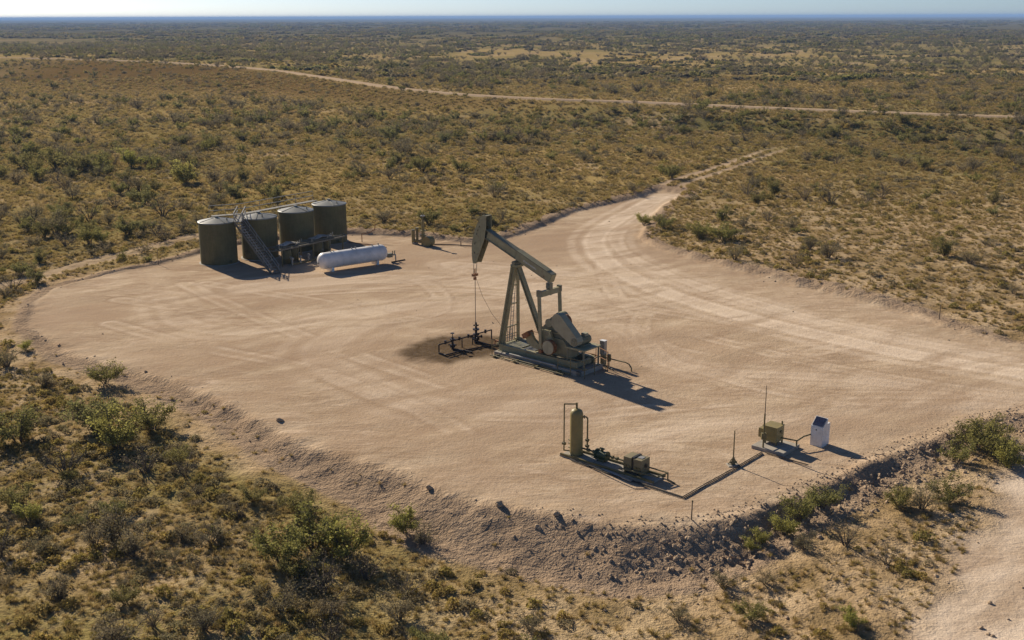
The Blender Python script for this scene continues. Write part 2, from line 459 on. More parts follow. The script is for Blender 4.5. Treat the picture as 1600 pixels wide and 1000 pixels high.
# graded grid: fine round the pad, growing towards the horizon
def grow(start, step, end, k):
    out = []; p = start
    while p < end:
        step *= k; p += step; out.append(p)
    return out
xf = list(np.arange(-52, 46.01, 0.27))
xr = grow(46, 0.27, 32000, 1.075); xl = [-(a+6) for a in grow(46, 0.27, 32000, 1.075)]
gx = np.array(sorted(xl) + xf + xr)
yf = list(np.arange(32, 130.01, 0.27))
yb = grow(130, 0.30, 32000, 1.028); yn = [32-(a) for a in grow(0, 0.4, 60, 1.12)]
gy = np.array(sorted(yn) + yf + yb)
X, Y = np.meshgrid(gx, gy)
Z, SD, LR, SL = height(X, Y)
shape = X.shape
att = {}
inpad = 1-sstep(-0.9, 0.7, SD + (fbm(X/1.7, Y/1.7, 3, 88)-0.5)*1.6)
inroad = 1-sstep(-1.6, 1.2, LR + (fbm(X/2.1, Y/2.1, 3, 89)-0.5)*2.6)
trk = line_d(TRACK[:, :2], X, Y); trw = line_d(TRACK_W[:, :2], X, Y)
wob = (fbm(X/3, Y/3, 3, 90)-0.5)*1.2
tr = (1-sstep(0.5, 1.0, np.abs(trk+wob*0.5-1.35))) * (0.95 - 0.8*sstep(190, 216, Y))
tr2 = (1-sstep(0.3, 0.9, np.abs(trw+wob*0.6-0.5)))*0.7*(1-sstep(120, 140, Y))
SLF = np.where(SD <= 0.7, 1.0, SL)
att['m_pad'] = np.clip(np.maximum.reduce([inpad, SLF*0.92, inroad, tr, tr2]), 0, 1)
att['m_slope'] = SL*(1-inroad)
WEAR = [([(75,57),(46,66),(36,71.5),(28,77.5),(20,86),(13,97),(9.5,108),(9.0,120),(12,131),(20,150)], 1.1, 0.95),
        ([(75,60),(44,70.5),(33,77.5),(24,87),(16,100),(12.0,111),(11.5,122),(15.0,132),(22,151)], 0.7, 0.7),
        ([(75,54),(44,62.5),(30,68),(22,71.5),(12,74),(9,83),(2,96),(-6,107)], 0.7, 0.45),
        ([(30,66),(23,66),(17,64),(11,63),(7,60)], 0.5, 0.4),
        ([(10,92),(2,98),(-8,101),(-16,101),(-24,98)], 1.6, 0.55),
        ([(13,100),(4,104),(-6,108)], 0.9, 0.5),
        ([(6,90),(-4,92),(-12,90),(-20,84),(-26,86),(-30,94)], 1.0, 0.45),
        ([(4,66),(-4,66),(-9,70),(-14,78),(-10,88),(0,92)], 1.3, 0.35),
        ([(60,52),(40,55),(31,49),(25,40),(16,27)], 1.3, 0.7), ([(60,49),(42,50.5),(34,45),(28,37),(20,26)], 0.9, 0.5)]
wear = np.zeros(shape); rut = np.zeros(shape)
RUT = [[(70,58),(45,67),(32,75),(20,84),(8,92),(-6,97),(-18,96),(-27,90)], [(70,55),(42,64),(28,70),(18,78),(10,90),(9,106),(11,122),(15,136)], [(28,68),(20,68),(10,66),(2,64),(-6,66),(-12,72)],
       [(-32,86),(-24,80),(-14,74),(-6,66),(-1,58)], [(-34,94),(-22,88),(-12,86),(-6,90),(-8,100),(-14,104)], [(26,80),(18,76),(12,78),(8,86),(0,90)], [(12,112),(4,106),(-6,104),(-16,100),(-26,100)],
       [(24,66),(16,70),(10,80),(12,92),(18,98)], [(-28,100),(-18,94),(-6,86),(4,86),(14,92),(20,92)], [(-4,70),(-14,80),(-24,92),(-30,100)], [(55,53),(38,54),(29,46),(22,36)], [(55,50),(40,51),(32,43),(25,33)]]
for i, L in enumerate(RUT):
    d = line_d(smooth_line(L, 8), X, Y)
    brk = sstep(0.36, 0.55, fbm(X/4+9*i, Y/4, 3, 400+i))
    rut = np.maximum(rut, (1-sstep(0.10, 0.30, np.abs(d-0.95+wob*0.08)))*brk)
    wear = np.maximum(wear, 0.5*(1-sstep(0.10, 0.36, np.abs(d-0.62+wob*0.08)))*brk)
att['m_rut'] = rut
for L, w, a in WEAR:
    d = line_d(smooth_line(L, 8), X, Y)
    k = a*0.8*(1-sstep(w*0.5, w*1.8, np.abs(d+wob*0.5)))+a*0.5*(1-sstep(0.10, 0.34, np.abs(d+wob*0.25-w*0.9)))
    k2 = a*0.55*(1-sstep(0.2, 0.7, np.abs(d+wob*0.3-w*2.2)))
    wear = np.maximum(wear, np.maximum(k, k2))
att['m_wear'] = np.clip(np.maximum(wear*0.9, inroad*0.95), 0, 1)
sx, sy = X+4.0, Y-79.2
sd_ = np.hypot((sx*0.80+sy*0.60)*0.205, (-sx*0.60+sy*0.80)*0.275) + (fbm(X/0.9, Y/0.9, 3, 91)-0.5)*0.5
st2 = np.hypot(X+2.7, Y-80.4)/1.1 + (fbm(X/0.5, Y/0.5, 3, 92)-0.5)*0.6
st3 = np.hypot((X-7.6)*0.5, (Y-73.6)*0.9)
att['m_stain'] = np.clip(1.0*(1-sstep(0.68, 1.12, sd_)) + 0.35*(1-sstep(0.4, 1.1, st2)) + 0.35*(1-sstep(0.4, 1.4, st3)), 0, 1.0)
ry = np.interp(X, FRx, FRs[:, 1])
dd = ry-Y
nearw = np.interp(X, [-150, -60, 0, 40, 100], [100, 34, 14, 10, 10])
att['m_brown'] = (sstep(2, 10, dd)*(1-sstep(nearw*0.8, nearw*1.5, dd)))*np.interp(X, [-240, -180, -60, 0, 60], [0.2, 1, 1, 0.5, 0.1])
cov = fbm(X/19, Y/19, 4, 14)
att['m_cover'] = np.clip(0.25+1.1*sstep(95, 150, Y)+0.5*sstep(-14, -24, X)*0 + 0.9*sstep(0.42, 0.62, cov), 0, 1)*(1-0.8*sstep(-9, 1, X)*(1-sstep(60, 74, Y)))*(1-0.85*sstep(12, 26, X)*sstep(76, 86, Y)*(1-sstep(118, 190, Y)))
att['m_cover'] = att['m_cover']*(1-SLF)*np.where(Y < 105, sstep(2.6, 5.5, SD+(fbm(X/2.5, Y/2.5, 2, 501)-0.5)*2.5), 1.0)
att['a_huge'] = np.clip((fbm(X/75, Y/48, 3, 301)-0.5)*2.2+0.5, 0, 1)*sstep(110, 170, Y)+0.5*(1-sstep(110, 170, Y))
att['m_far'] = sstep(700, 1700, Y + (fbm(X/90, Y/90, 3, 15)-0.5)*500)

def norm01(a): return np.clip((a-0.5)*1.15+0.5, 0, 1)
att['a_big'] = norm01(fbm(X/11, Y/11, 4, 201, 0.55))
att['a_med'] = norm01(fbm(X/1.9, Y/1.9, 4, 202, 0.6)*(1-sstep(130, 400, Y)) + fbm(X/14, Y/14, 4, 203, 0.6)*sstep(130, 400, Y))
cs, sn_ = math.cos(R(35)), math.sin(R(35))
qx, qy_ = X*cs+Y*sn_+ (fbm(X/6, Y/6, 2, 204)-0.5)*2.2, -X*sn_+Y*cs + (fbm(X/6, Y/6, 2, 205)-0.5)*2.2
att['a_streak'] = norm01(0.5+(fbm(qx/6.0, qy_/1.3, 5, 206, 0.72)-0.5)*0.85+(fbm(X/9, Y/9, 3, 207)-0.5)*0.35)
nv = X.size
verts = np.stack([X.ravel(), Y.ravel(), Z.ravel()], 1)
ny, nx = shape
ii = (np.arange(ny-1)[:, None]*nx + np.arange(nx-1)[None, :]).ravel()
quads = np.stack([ii, ii+1, ii+nx+1, ii+nx], 1)
# vertex normals of the whole sheet, shared by all its pieces
e1 = verts[quads[:, 2]]-verts[quads[:, 0]]; e2 = verts[quads[:, 3]]-verts[quads[:, 1]]
fn = np.cross(e1, e2)
fn /= np.linalg.norm(fn, axis=1, keepdims=True)
vn = np.zeros_like(verts)
for k in range(4): np.add.at(vn, quads[:, k], fn)
vn /= np.linalg.norm(vn, axis=1, keepdims=True)
qsd = SD.ravel()[quads].mean(1); qlr = LR.ravel()[quads].mean(1); qsl = SL.ravel()[quads].mean(1); qy = Y.ravel()[quads].mean(1)
qtr = np.minimum(trk.ravel()[quads].mean(1), 99)
piece = np.zeros(len(quads), int)
piece[(qsl > 0.35) & (qsd > 0)] = 2
piece[(qlr < 0)] = 3
piece[(qtr < 2.4)] = 4
piece[(qsd <= 0)] = 1
GROUND = {}
for pid, nm, lab in ((0, 'ground', 'sandy scrubland ground stretching to the horizon'), (1, 'well_pad', 'graded pale caliche well pad'),
                     (2, 'embankment', 'rough dirt bank round the raised pad'), (3, 'dirt_road', 'pale dirt road in the near right corner'),
                     (4, 'vehicle_track', 'two-wheel track leading away behind the pad')):
    q = quads[piece == pid]
    used, inv = np.unique(q, return_inverse=True)
    me = np_mesh(nm, verts[used], inv.reshape(-1, 4), 'dirt', True)
    for a, val in att.items():
        at_ = me.attributes.new(a, 'FLOAT', 'POINT')
        at_.data.foreach_set('value', val.ravel()[used].astype(np.float32))
    me.normals_split_custom_set_from_vertices(vn[used].astype(np.float32))
    o = bpy.data.objects.new(nm, me)
    COL.objects.link(o)
    tag(o, lab, None, None, 'structure')
    GROUND[nm] = o

def zat(x, y):
    return float(height(np.array([x]), np.array([y]))[0][0])

# far gravel road on its low bank: a slightly crowned strip with thickness
rv, rf, wv = [], [], []
Ls = FRs
for i, p in enumerate(Ls):
    a = Ls[max(i-1, 0)]; b = Ls[min(i+1, len(Ls)-1)]
    d = np.array([b[0]-a[0], b[1]-a[1]]); d /= np.hypot(*d); nrm = np.array([-d[1], d[0]])
    for off, dz in ((-3.0, -0.8), (-1.6, 0.38), (0, 0.44), (1.6, 0.38), (3.0, -0.8)):
        rv.append((p[0]+nrm[0]*off, p[1]+nrm[1]*off, p[2]+dz))
for i in range(len(Ls)-1):
    for k in range(4): rf.append((i*5+k+1, i*5+k, (i+1)*5+k, (i+1)*5+k+1))
me = np_mesh('gravel_road', np.array(rv), np.array(rf), 'dirt', True)
for a in att:
    at_ = me.attributes.new(a, 'FLOAT', 'POINT')
    at_.data.foreach_set('value', np.full(len(rv), {'m_pad': 0.8, 'm_wear': 0.0, 'a_big': 0.5, 'a_huge': 0.5, 'a_med': 0.55, 'a_streak': 0.55}.get(a, 0.0), np.float32))
o = bpy.data.objects.new('gravel_road', me); COL.objects.link(o)
tag(o, 'pale gravel road crossing the scrubland far behind the pad', None, None, 'structure')

# ================================================================== pumpjack
PJ = (-2.68, 80.39, 0.0); PJA = R(-41.2)
slab = thing('concrete_slab', 'weathered concrete slab under the pumpjack skid', 'slab', PJ, PJA)
MB().box((3.0, -1.35, -0.1), (10.6, 1.25, 0.22)).build('slab_block', 'concrete', slab, 0.03)
MB().box((8.6, -1.55, -0.1), (11.0, -1.36, 0.30)).build('kerb_block', 'concrete', slab, 0.03)
MB().box((10.62, -1.55, -0.1), (11.0, 1.05, 0.30)).build('kerb_block', 'concrete', slab, 0.03)
pj = thing('pumpjack', 'tall grey-green pumpjack with raised horse head in the middle of the pad', 'pumpjack', PJ, PJA)
def ibeam(mb, p0, p1, w, h, t=0.05):
    p0, p1 = Vector(p0), Vector(p1)
    up = Vector((0, 0, 1)); d = (p1-p0).normalized(); u = (up-d*d.dot(up)).normalized()
    mb.bar(p0+u*(h/2-t/2), p1+u*(h/2-t/2), w, t); mb.bar(p0-u*(h/2-t/2), p1-u*(h/2-t/2), w, t)
    mb.bar(p0, p1, t*1.2, h-2*t-0.002)
    return mb
for y in (-0.95, 0.95):
    ibeam(MB(), (3.15, y, 0.48), (10.3, y, 0.48), 0.30, 0.52).build('skid_beam', 'unit', pj)
for x in (3.3, 5.2, 6.4, 8.9, 10.1):
    MB().box((x-0.09, -0.78, 0.30), (x+0.09, 0.78, 0.66)).build('cross_member', 'unit', pj)
MB().box((3.6, -0.78, 0.663), (5.0, 0.78, 0.70)).build('deck_plate', 'unit_dark', pj)
for k in range(7):
    MB().box((5.3+k*0.14, -0.7, 0.664), (5.36+k*0.14, 0.7, 0.70)).build('deck_slat', 'steel', pj)
# samson post
APX = Vector((4.05, 0, 6.52))
for y in (-0.92, 0.92):
    lg = ibeam(MB(), (3.35, y, 0.745), (APX.x-0.1, y*0.22, 6.45), 0.30, 0.30, 0.06).build('post_leg', 'unit', pj)
    MB().box((3.1, y-0.22, 0.742), (3.6, y+0.22, 0.80)).build('foot_plate', 'unit', lg)
ibeam(MB(), (6.75, 0, 0.95), (APX.x+0.12, 0, 6.42), 0.32, 0.30, 0.06).build('rear_leg', 'unit', pj)
MB().box((3.75, -0.36, 6.40), (4.35, 0.36, 6.56)).build('post_cap', 'unit', pj)
MB().cyl((4.05, -0.42, 6.70), (4.05, 0.42, 6.70), 0.15, seg=14).box((3.85, -0.3, 6.56), (4.25, 0.3, 6.72)).build('saddle_bearing', 'unit_dark', pj)
ld = MB()
for s in (0.14, -0.14):
    ld.bar((3.42, s-0.0, 0.75), (3.88, s, 6.3), 0.035, 0.035)
lad = ld.build('ladder', 'steel', pj)
for k in range(16):
    t = (k+0.7)/16.5
    MB().bar((3.42+0.46*t, -0.14, 0.75+5.55*t), (3.42+0.46*t, 0.14, 0.75+5.55*t), 0.03, 0.03).build('rung', 'steel', lad)
for z0 in (1.9, 3.6, 5.0):
    t = (z0-0.75)/5.7
    MB().bar((3.35+0.6*t, -0.92*(1-0.78*t), z0), (3.35+0.6*t, 0.92*(1-0.78*t), z0), 0.06, 0.08).build('post_brace', 'unit', pj)
# cage of bars between the front posts
cg = MB()
for k in range(8):
    y = -0.7+k*0.2
    cg.bar((3.2, y, 0.75), (3.2, y, 1.75), 0.03, 0.03)
cg.bar((3.2, -0.75, 1.76), (3.2, 0.75, 1.76), 0.04, 0.04)
cg.bar((3.2, -0.75, 1.0), (3.2, 0.75, 1.0), 0.04, 0.04)
cg.build('guard_grille', 'steel', pj)
# walking beam
B0, B1 = Vector((1.15, 0, 8.45)), Vector((7.32, 0, 6.02))
bd = (B1-B0).normalized(); bu = Vector((-bd.z, 0, bd.x))
wb = MB()
wb.bar(B0+bu*0.30, B1+bu*0.30, 0.50, 0.06); wb.bar(B0-bu*0.30, B1-bu*0.30, 0.50, 0.06)
wb.bar(B0, B1, 0.10, 0.535)
wbm = wb.build('walking_beam', 'unit_dark', pj)
MM = B0+bd*3.25
for y in (-0.235, 0.235):
    MB().bar(MM+Vector((0, y, 0)), B1+Vector((0, y, 0))-bd*0.02, 0.03, 0.534).build('side_plate', 'unit', wbm)
    MB().bar(B0+bd*0.25+Vector((0, y*0.75, 0)), MM-bd*0.06+Vector((0, y*0.75, 0)), 0.03, 0.534).build('side_plate', 'unit', wbm)
MB().bar(MM-bd*0.05+bu*0.345, MM+bd*2.9+bu*0.345, 0.54, 0.028).build('cover_plate', 'unit', wbm)
MB().bar(B1+bd*0.002, B1+bd*0.03, 0.5, 0.62).build('end_plate', 'unit', wbm)
lt = MB()
for k, (a, w, h) in enumerate([(0.0, .10, .14), (.15, .05, .10), (.24, .13, .12), (.42, .04, .16), (.50, .12, .10), (.68, .15, .12), (.88, .05, .15), (.97, .13, .09), (1.14, .1, .06)]):
    p = MM+bd*(0.75+a)-bu*(0.02+0.01*(k % 3))+Vector((0, -0.253, 0))
    lt.bar(p, p+bd*w, 0.006, h)
lt.build('worn_lettering', 'letter', wbm)
# horse head
cx, cz, rr = 4.05, 7.0, 4.10
arc = [(cx-rr*math.cos(t), cz+rr*math.sin(t)) for t in np.linspace(-0.22, 0.74, 16)]
back = [(1.40, 9.76), (1.38, 9.0), (1.22, 8.05), (0.34, 6.12)]
hp = arc + back
hh = None
for y0, y1 in ((-0.32, -0.285), (0.285, 0.32)):
    o = MB().prism(hp, y0, y1).build('horse_head_cheek', 'unit', pj)
    hh = hh or o
hf = MB()
for (xa, za), (xb, zb) in zip(arc[:-1], arc[1:]):
    nx_, nz_ = cx-xa, cz-za; q = math.hypot(nx_, nz_); nx_, nz_ = nx_/q*0.05, nz_/q*0.05
    nx2, nz2 = cx-xb, cz-zb; q = math.hypot(nx2, nz2); nx2, nz2 = nx2/q*0.05, nz2/q*0.05
    hf.prism([(xa, za), (xb, zb), (xb+nx2, zb+nz2), (xa+nx_, za+nz_)], -0.283, 0.283)
hf.build('horse_head_face', 'unit_dark', pj)
MB().prism([(1.09, 9.72), (1.37, 9.74), (1.36, 9.70), (1.12, 9.68)], -0.283, 0.283).build('top_plate', 'unit_dark', pj)
MB().bar((1.10, 0, 9.0), (0.75, 0, 7.3), 0.56, 0.04, (0, 1, 0)).build('inner_web', 'olive_dark', pj)
for t in (-0.02, 0.16, 0.36, 0.44, 0.52):
    x, z = cx-(rr-0.27)*math.cos(t), cz+(rr-0.27)*math.sin(t)
    MB().bar((x, -0.322, z-0.07), (x+0.05, -0.322, z+0.07), 0.006, 0.09, (0, 1, 0)).build('head_slot', 'black', hh)
# bridle
for y in (-0.16, 0.16):
    t0 = [(cx-(rr+0.015)*math.cos(t), y, cz+(rr+0.015)*math.sin(t)) for t in np.linspace(0.6, -0.2, 10)]
    MB().tube(t0+[(-0.05, y, 5.25)], 0.022, 5).build('bridle_cable', 'cable', pj)
MB().box((-0.16, -0.24, 5.08), (0.06, 0.24, 5.26)).cyl((-0.05, 0, 5.26), (-0.05, 0, 5.6), 0.05, seg=8).box((-0.13, -0.09, 4.8), (0.03, 0.09, 5.0)).build('carrier_bar', 'rust', pj)
MB().cyl((-0.05, 0, 1.4), (-0.03, 0, 5.7), 0.024, seg=6).build('polished_rod', 'cable', pj)
MB().tube([(-0.05, 0.05, 5.05), (0.5, 0.2, 3.6), (1.2, 0.4, 2.4), (2.0, 0.55, 1.55), (2.9, 0.7, 0.95)], 0.012, 4).build('slack_wire', 'cable', pj)
# tail: equalizer, pitmans
MB().box((6.85, -0.16, 5.22), (7.2, 0.16, 5.66)).cyl((7.02, -0.22, 5.42), (7.02, 0.22, 5.42), 0.14, seg=12).build('tail_bearing', 'unit_dark', pj)
MB().bar((7.02, -1.12, 5.0), (7.02, 1.12, 5.0), 0.26, 0.38).box((6.94, -0.05, 4.78), (7.16, 0.1, 5.22)).build('equalizer', 'unit', pj)
for y in (-1.12, 1.12):
    pm = MB().bar((7.02, y, 5.15), (7.22, y, 0.98), 0.13, 0.24, (1, 0, 0)).build('pitman_arm', 'unit', pj)
    MB().box((6.86, y-0.1, 4.86), (7.18, y+0.1, 5.30)).build('pitman_bracket', 'unit_dark', pm)
    MB().cyl((7.22, y-0.14, 1.0), (7.22, y+0.14, 1.0), 0.15, seg=12).build('wrist_pin', 'rust', pm)
# gear box on pedestal
MB().prism([(6.45, 0.745), (9.3, 0.745), (9.1, 1.55), (8.7, 1.95), (6.75, 1.95)], -0.56, 0.56).build('gear_pedestal', 'unit', pj, 0.02)
gb = [(6.75, 1.953), (8.75, 1.953), (8.85, 2.5), (8.7, 3.0), (8.4, 3.35), (8.0, 3.5), (7.55, 3.35), (7.25, 2.95), (6.9, 2.65), (6.7, 2.3)]
gbo = MB().prism(gb, -0.46, 0.46).build('gear_box', 'unit_dark', pj, 0.03)
MB().prism([(x*1.0, z) for x, z in [(6.62, 2.28), (8.92, 2.28), (8.92, 2.36), (6.62, 2.36)]], -0.56, 0.56).build('gear_box_flange', 'unit', gbo)
MB().cyl((7.55, -0.95, 2.28), (7.55, 0.95, 2.28), 0.17, seg=14).build('crankshaft', 'unit_dark', gbo)
MB().cyl((7.45, -0.60, 2.95), (7.45, -0.455, 2.95), 0.30, seg=18).build('bearing_cap', 'guard', gbo)
MB().cyl((8.15, -0.3, 3.35), (8.15, 0.3, 3.35), 0.42, seg=20).build('upper_gear_cover', 'unit', gbo)
for y, nm in ((-0.84, 'near'), (0.84, 'far')):
    ck = MB().prism([(7.25, 2.5), (7.85, 2.5), (8.2, 1.6), (8.0, 1.15), (7.0, 0.85), (6.95, 1.15)], y-0.09, y+0.09).build('crank_arm', 'unit', pj, 0.015)
    sg = -1 if y < 0 else 1
    MB().cyl((7.98, y+sg*0.44, 1.42), (7.98, y+sg*0.47, 1.42), 0.49, seg=26).build('counterweight_face', 'guard', ck)
    MB().cyl((7.98, y+sg*0.092, 1.42), (7.98, y+sg*0.44, 1.42), 0.52, seg=26).build('counterweight', 'rust', ck)
    wt = MB().prism([(5.45, 1.85), (5.95, 2.18), (6.35, 1.62), (7.0, 1.22), (7.0, 0.88), (6.3, 1.0), (5.75, 1.22)], y-0.22 if sg > 0 else y-0.02, y+0.02 if sg > 0 else y+0.22).build('weight_arm', 'unit', pj, 0.015)
    MB().prism([(5.43, 1.86), (5.95, 2.20), (6.12, 1.92), (5.62, 1.58)], y-0.30, y+0.30).build('end_weight', 'rust', wt, 0.015)
# belt guard
bgp = [(8.02, 3.25), (8.10, 3.58), (8.30, 3.80), (8.58, 3.88), (8.85, 3.78), (10.25, 2.46), (10.36, 2.18), (10.28, 1.93), (10.05, 1.82), (9.80, 1.88), (8.35, 2.72), (8.10, 2.95)]
bgo = MB().prism(bgp, -1.02, -0.42).build('belt_guard', 'guard', pj, 0.025)
MB().lathe([(0.30, -1.035), (0.30, -1.02), (0.26, -1.05), (0.0, -1.05)], (0, 0), 20)
scr_ = MB().cyl((10.05, -1.06, 2.14), (10.05, -1.021, 2.14), 0.27, seg=22).build('round_screen', 'unit_dark', bgo)
for a in range(6):
    t = a*math.pi/6
    MB().bar((10.05-0.24*math.cos(t), -1.067, 2.14-0.24*math.sin(t)), (10.05+0.24*math.cos(t), -1.067, 2.14+0.24*math.sin(t)), 0.012, 0.02, (0, 1, 0)).build('screen_spoke', 'guard', scr_)
MB().cyl((8.75, -0.415, 3.25), (8.75, -0.2, 3.25), 0.48, seg=20).build('sheave', 'rust', pj)
# motor on its platform
mo = MB().cyl((10.05, -0.40, 2.10), (10.05, 0.55, 2.10), 0.30, seg=18).build('motor', 'unit_dark', pj)
for k in range(6):
    y = -0.28+k*0.13
    MB().cyl((10.05, y, 2.10), (10.05, y+0.03, 2.10), 0.33, seg=18).build('cooling_fin', 'unit', mo)
MB().box((9.9, -0.05, 2.38), (10.25, 0.3, 2.58)).build('terminal_box', 'guard', mo)
MB().box((9.3, -1.05, 1.62), (10.95, 0.85, 1.72)).build('motor_platform', 'unit', pj)
MB().box((9.75, -0.35, 1.722), (10.35, 0.5, 1.82)).build('motor_mount', 'unit_dark', pj)
for x in (9.4, 10.8):
    for y in (-0.9, 0.75):
        MB().bar((x, y, 0.22), (x, y, 1.618), 0.09, 0.09).build('platform_leg', 'unit_dark', pj)
def rail(pts, zs, parent, name='guard_rail', r=0.028, mat='olive_dark'):
    mb = MB()
    for p in pts: mb.cyl((p[0], p[1], p[2] if len(p) > 2 else 0), (p[0], p[1], zs[-1]), r, seg=6)
    for z in zs:
        for a, b in zip(pts[:-1], pts[1:]): mb.cyl((a[0], a[1], z), (b[0], b[1], z), r, seg=6)
    return mb.build(name, mat, parent)
rail([(9.2, -1.7), (10.3, -1.7), (11.5, -1.7), (11.5, -0.6), (11.5, 0.7)], [0.6, 1.2], pj)
rail([(4.1, 1.55), (5.6, 1.55), (7.1, 1.55), (8.6, 1.55), (10.0, 1.55), (11.5, 0.9)], [0.65, 1.3], pj, mat='rust')
rail([(3.0, -1.55), (3.0, 1.45)], [0.6, 1.1], pj)
for a, b in (((3.3, -1.62), (10.3, -1.72)), ((3.2, -1.95), (10.0, -2.1))):
    MB().cyl((a[0], a[1], 0.10), (b[0], b[1], 0.10), 0.05, seg=8).build('ground_pipe', 'olive_dark', pj)
MB().cyl((4.6, -1.46, 0.34), (8.9, -1.50, 0.34), 0.075, seg=8).build('pale_conduit', 'panel', pj)
for k in range(4):
    MB().box((3.6+k*1.9, -2.1, 0.0), (3.72+k*1.9, -1.5, 0.16)).build('pipe_support', 'olive_dark', pj)

# ================================================================== electrical box and conduit behind the motor
eb = thing('electrical_box', 'pale upright electrical box on a post behind the pumpjack motor', 'electrical box', (6.35, 74.75, 0), R(-41))
MB().box((-0.2, -0.16, 0.75), (0.2, 0.16, 1.75)).build('cabinet', 'panel', eb, 0.02)
MB().box((-0.22, -0.18, 1.752), (0.22, 0.18, 1.78)).build('lid', 'white_cab', eb)
MB().bar((0, 0, 0), (0, 0, 0.748), 0.32, 0.24).build('pedestal', 'tan_box', eb)
MB().box((0.40, -0.1, 0.35), (0.62, 0.1, 0.85)).bar((0.51, 0, 0), (0.51, 0, 0.35), 0.06, 0.06).build('junction_box', 'olive_dark', eb)
cd = thing('conduit_pipe', 'olive conduit arching to the ground right of the electrical box', 'pipe', (6.35, 74.75, 0), R(-41))
MB().tube([(-1.0, 0, 0.55), (0.9, 0, 0.55), (1.9, 0, 0.55), (2.2, 0, 0.48), (2.4, 0, 0.25), (2.42, 0, -0.05)], 0.045, 8).build('pipe_run', 'olive_dark', cd)
MB().tube([(-0.9, -0.3, 0.05), (0.8, -0.35, 0.05), (1.3, -0.6, 0.05)], 0.03, 6).build('ground_cable', 'black', cd)

# ================================================================== wellhead
wh = thing('wellhead', 'dark oily wellhead with stuffing box under the horse head', 'wellhead', PJ, 0)
MB().cyl((0, 0, -0.05), (0, 0, 0.55), 0.17, 0.13, 14).build('casing', 'brown', wh)
for z in (0.22, 0.58, 0.98):
    MB().cyl((0, 0, z), (0, 0, z+0.09), 0.25, seg=16).build('flange', 'brown', wh)
MB().cyl((0, 0, 0.66), (0, 0, 1.55), 0.10, 0.075, 12).build('stuffing_box', 'brown', wh)
MB().cyl((-0.2, 0, 1.33), (0.2, 0, 1.33), 0.055, seg=8).cyl((0, -0.2, 1.33), (0, 0.2, 1.33), 0.055, seg=8).build('packing_bolts', 'brown', wh)
for dx, dy in ((-0.3, 0.12), (0.3, 0.2), (0.1, -0.34)):
    v = MB().cyl((0, 0, 0.4), (dx*1.2, dy*1.2, 0.4), 0.06, seg=8).build('side_valve', 'brown', wh)
    MB().cyl((dx*1.25, dy*1.25, 0.4), (dx*1.33, dy*1.33, 0.4), 0.13, seg=12).build('handwheel', 'brown', v)
rs = thing('valve_riser', 'second dark valve riser left of the wellhead', 'valve', (-4.35, 78.6, 0), 0)
MB().cyl((0, 0, -0.05), (0, 0, 0.95), 0.10, 0.075, 12).build('riser_pipe', 'brown', rs)
for z in (0.18, 0.3, 0.72):
    MB().cyl((0, 0, z), (0, 0, z+0.08), 0.2, seg=14).build('flange', 'brown', rs)
MB().cyl((0, 0, 0.95), (0, 0, 1.22), 0.03, seg=6).build('valve_stem', 'brown', rs)
MB().cyl((0, 0, 1.2), (0, 0, 1.25), 0.15, seg=14).build('handwheel', 'brown', rs)
MB().cyl((-0.3, 0.05, 0.34), (0.3, -0.05, 0.34), 0.055, seg=8).build('cross_pipe', 'brown', rs)
hd = thing('header_pipe', 'low dark header pipe on posts beside the wellhead', 'pipe', (0, 0, 0), 0)
hA, hB = Vector((-5.28, 77.5, 0)), Vector((-1.55, 81.3, 0))
pt = lambda t, z, o=0.0: tuple(hA.lerp(hB, t)+Vector((0.71*o, -0.70*o, z)))
MB().tube([pt(0, -0.05), pt(0, 0.68), pt(0.26, 0.68), pt(1, 0.72), pt(1, 0.0)], 0.05, 8).build('rail_pipe', 'brown', hd)
for t in (0.12, 0.38, 0.55, 0.88):
    MB().cyl(pt(t, 0.60), pt(t, 0.86), 0.09, seg=10).build('pipe_fitting', 'brown', hd)
for t in (0.42, 0.62):
    MB().cyl(pt(t, -0.05, 0.05), pt(t, 0.68, 0.05), 0.04, seg=8).build('pipe_post', 'brown', hd)
fl = thing('ground_flow_line', 'dark flow line on the oil-stained dirt before the wellhead', 'pipe', (0, 0, 0), 0)
MB().tube([(-5.28, 77.45, 0.06), (-4.75, 77.0, 0.06), (-3.9, 77.75, 0.07), (-2.2, 79.0, 0.07), (-1.2, 79.1, 0.07), (-0.3, 78.9, 0.07)], 0.055, 8).build('line_pipe', 'brown', fl)
MB().tube([(-4.35, 78.45, 0.10), (-3.4, 77.9, 0.09), (-2.9, 77.6, 0.09)], 0.06, 8).build('branch_pipe', 'brown', fl)
MB().tube([(-2.6, 80.2, 0.14), (-1.7, 79.3, 0.13), (-0.7, 79.0, 0.13)], 0.06, 8).build('branch_pipe', 'brown', fl)
MB().tube([(-1.5, 81.2, 0.06), (-0.9, 80.3, 0.10), (-1.25, 79.7, 0.3), (-1.3, 79.6, -0.02)], 0.04, 6).build('hose', 'rust', fl)

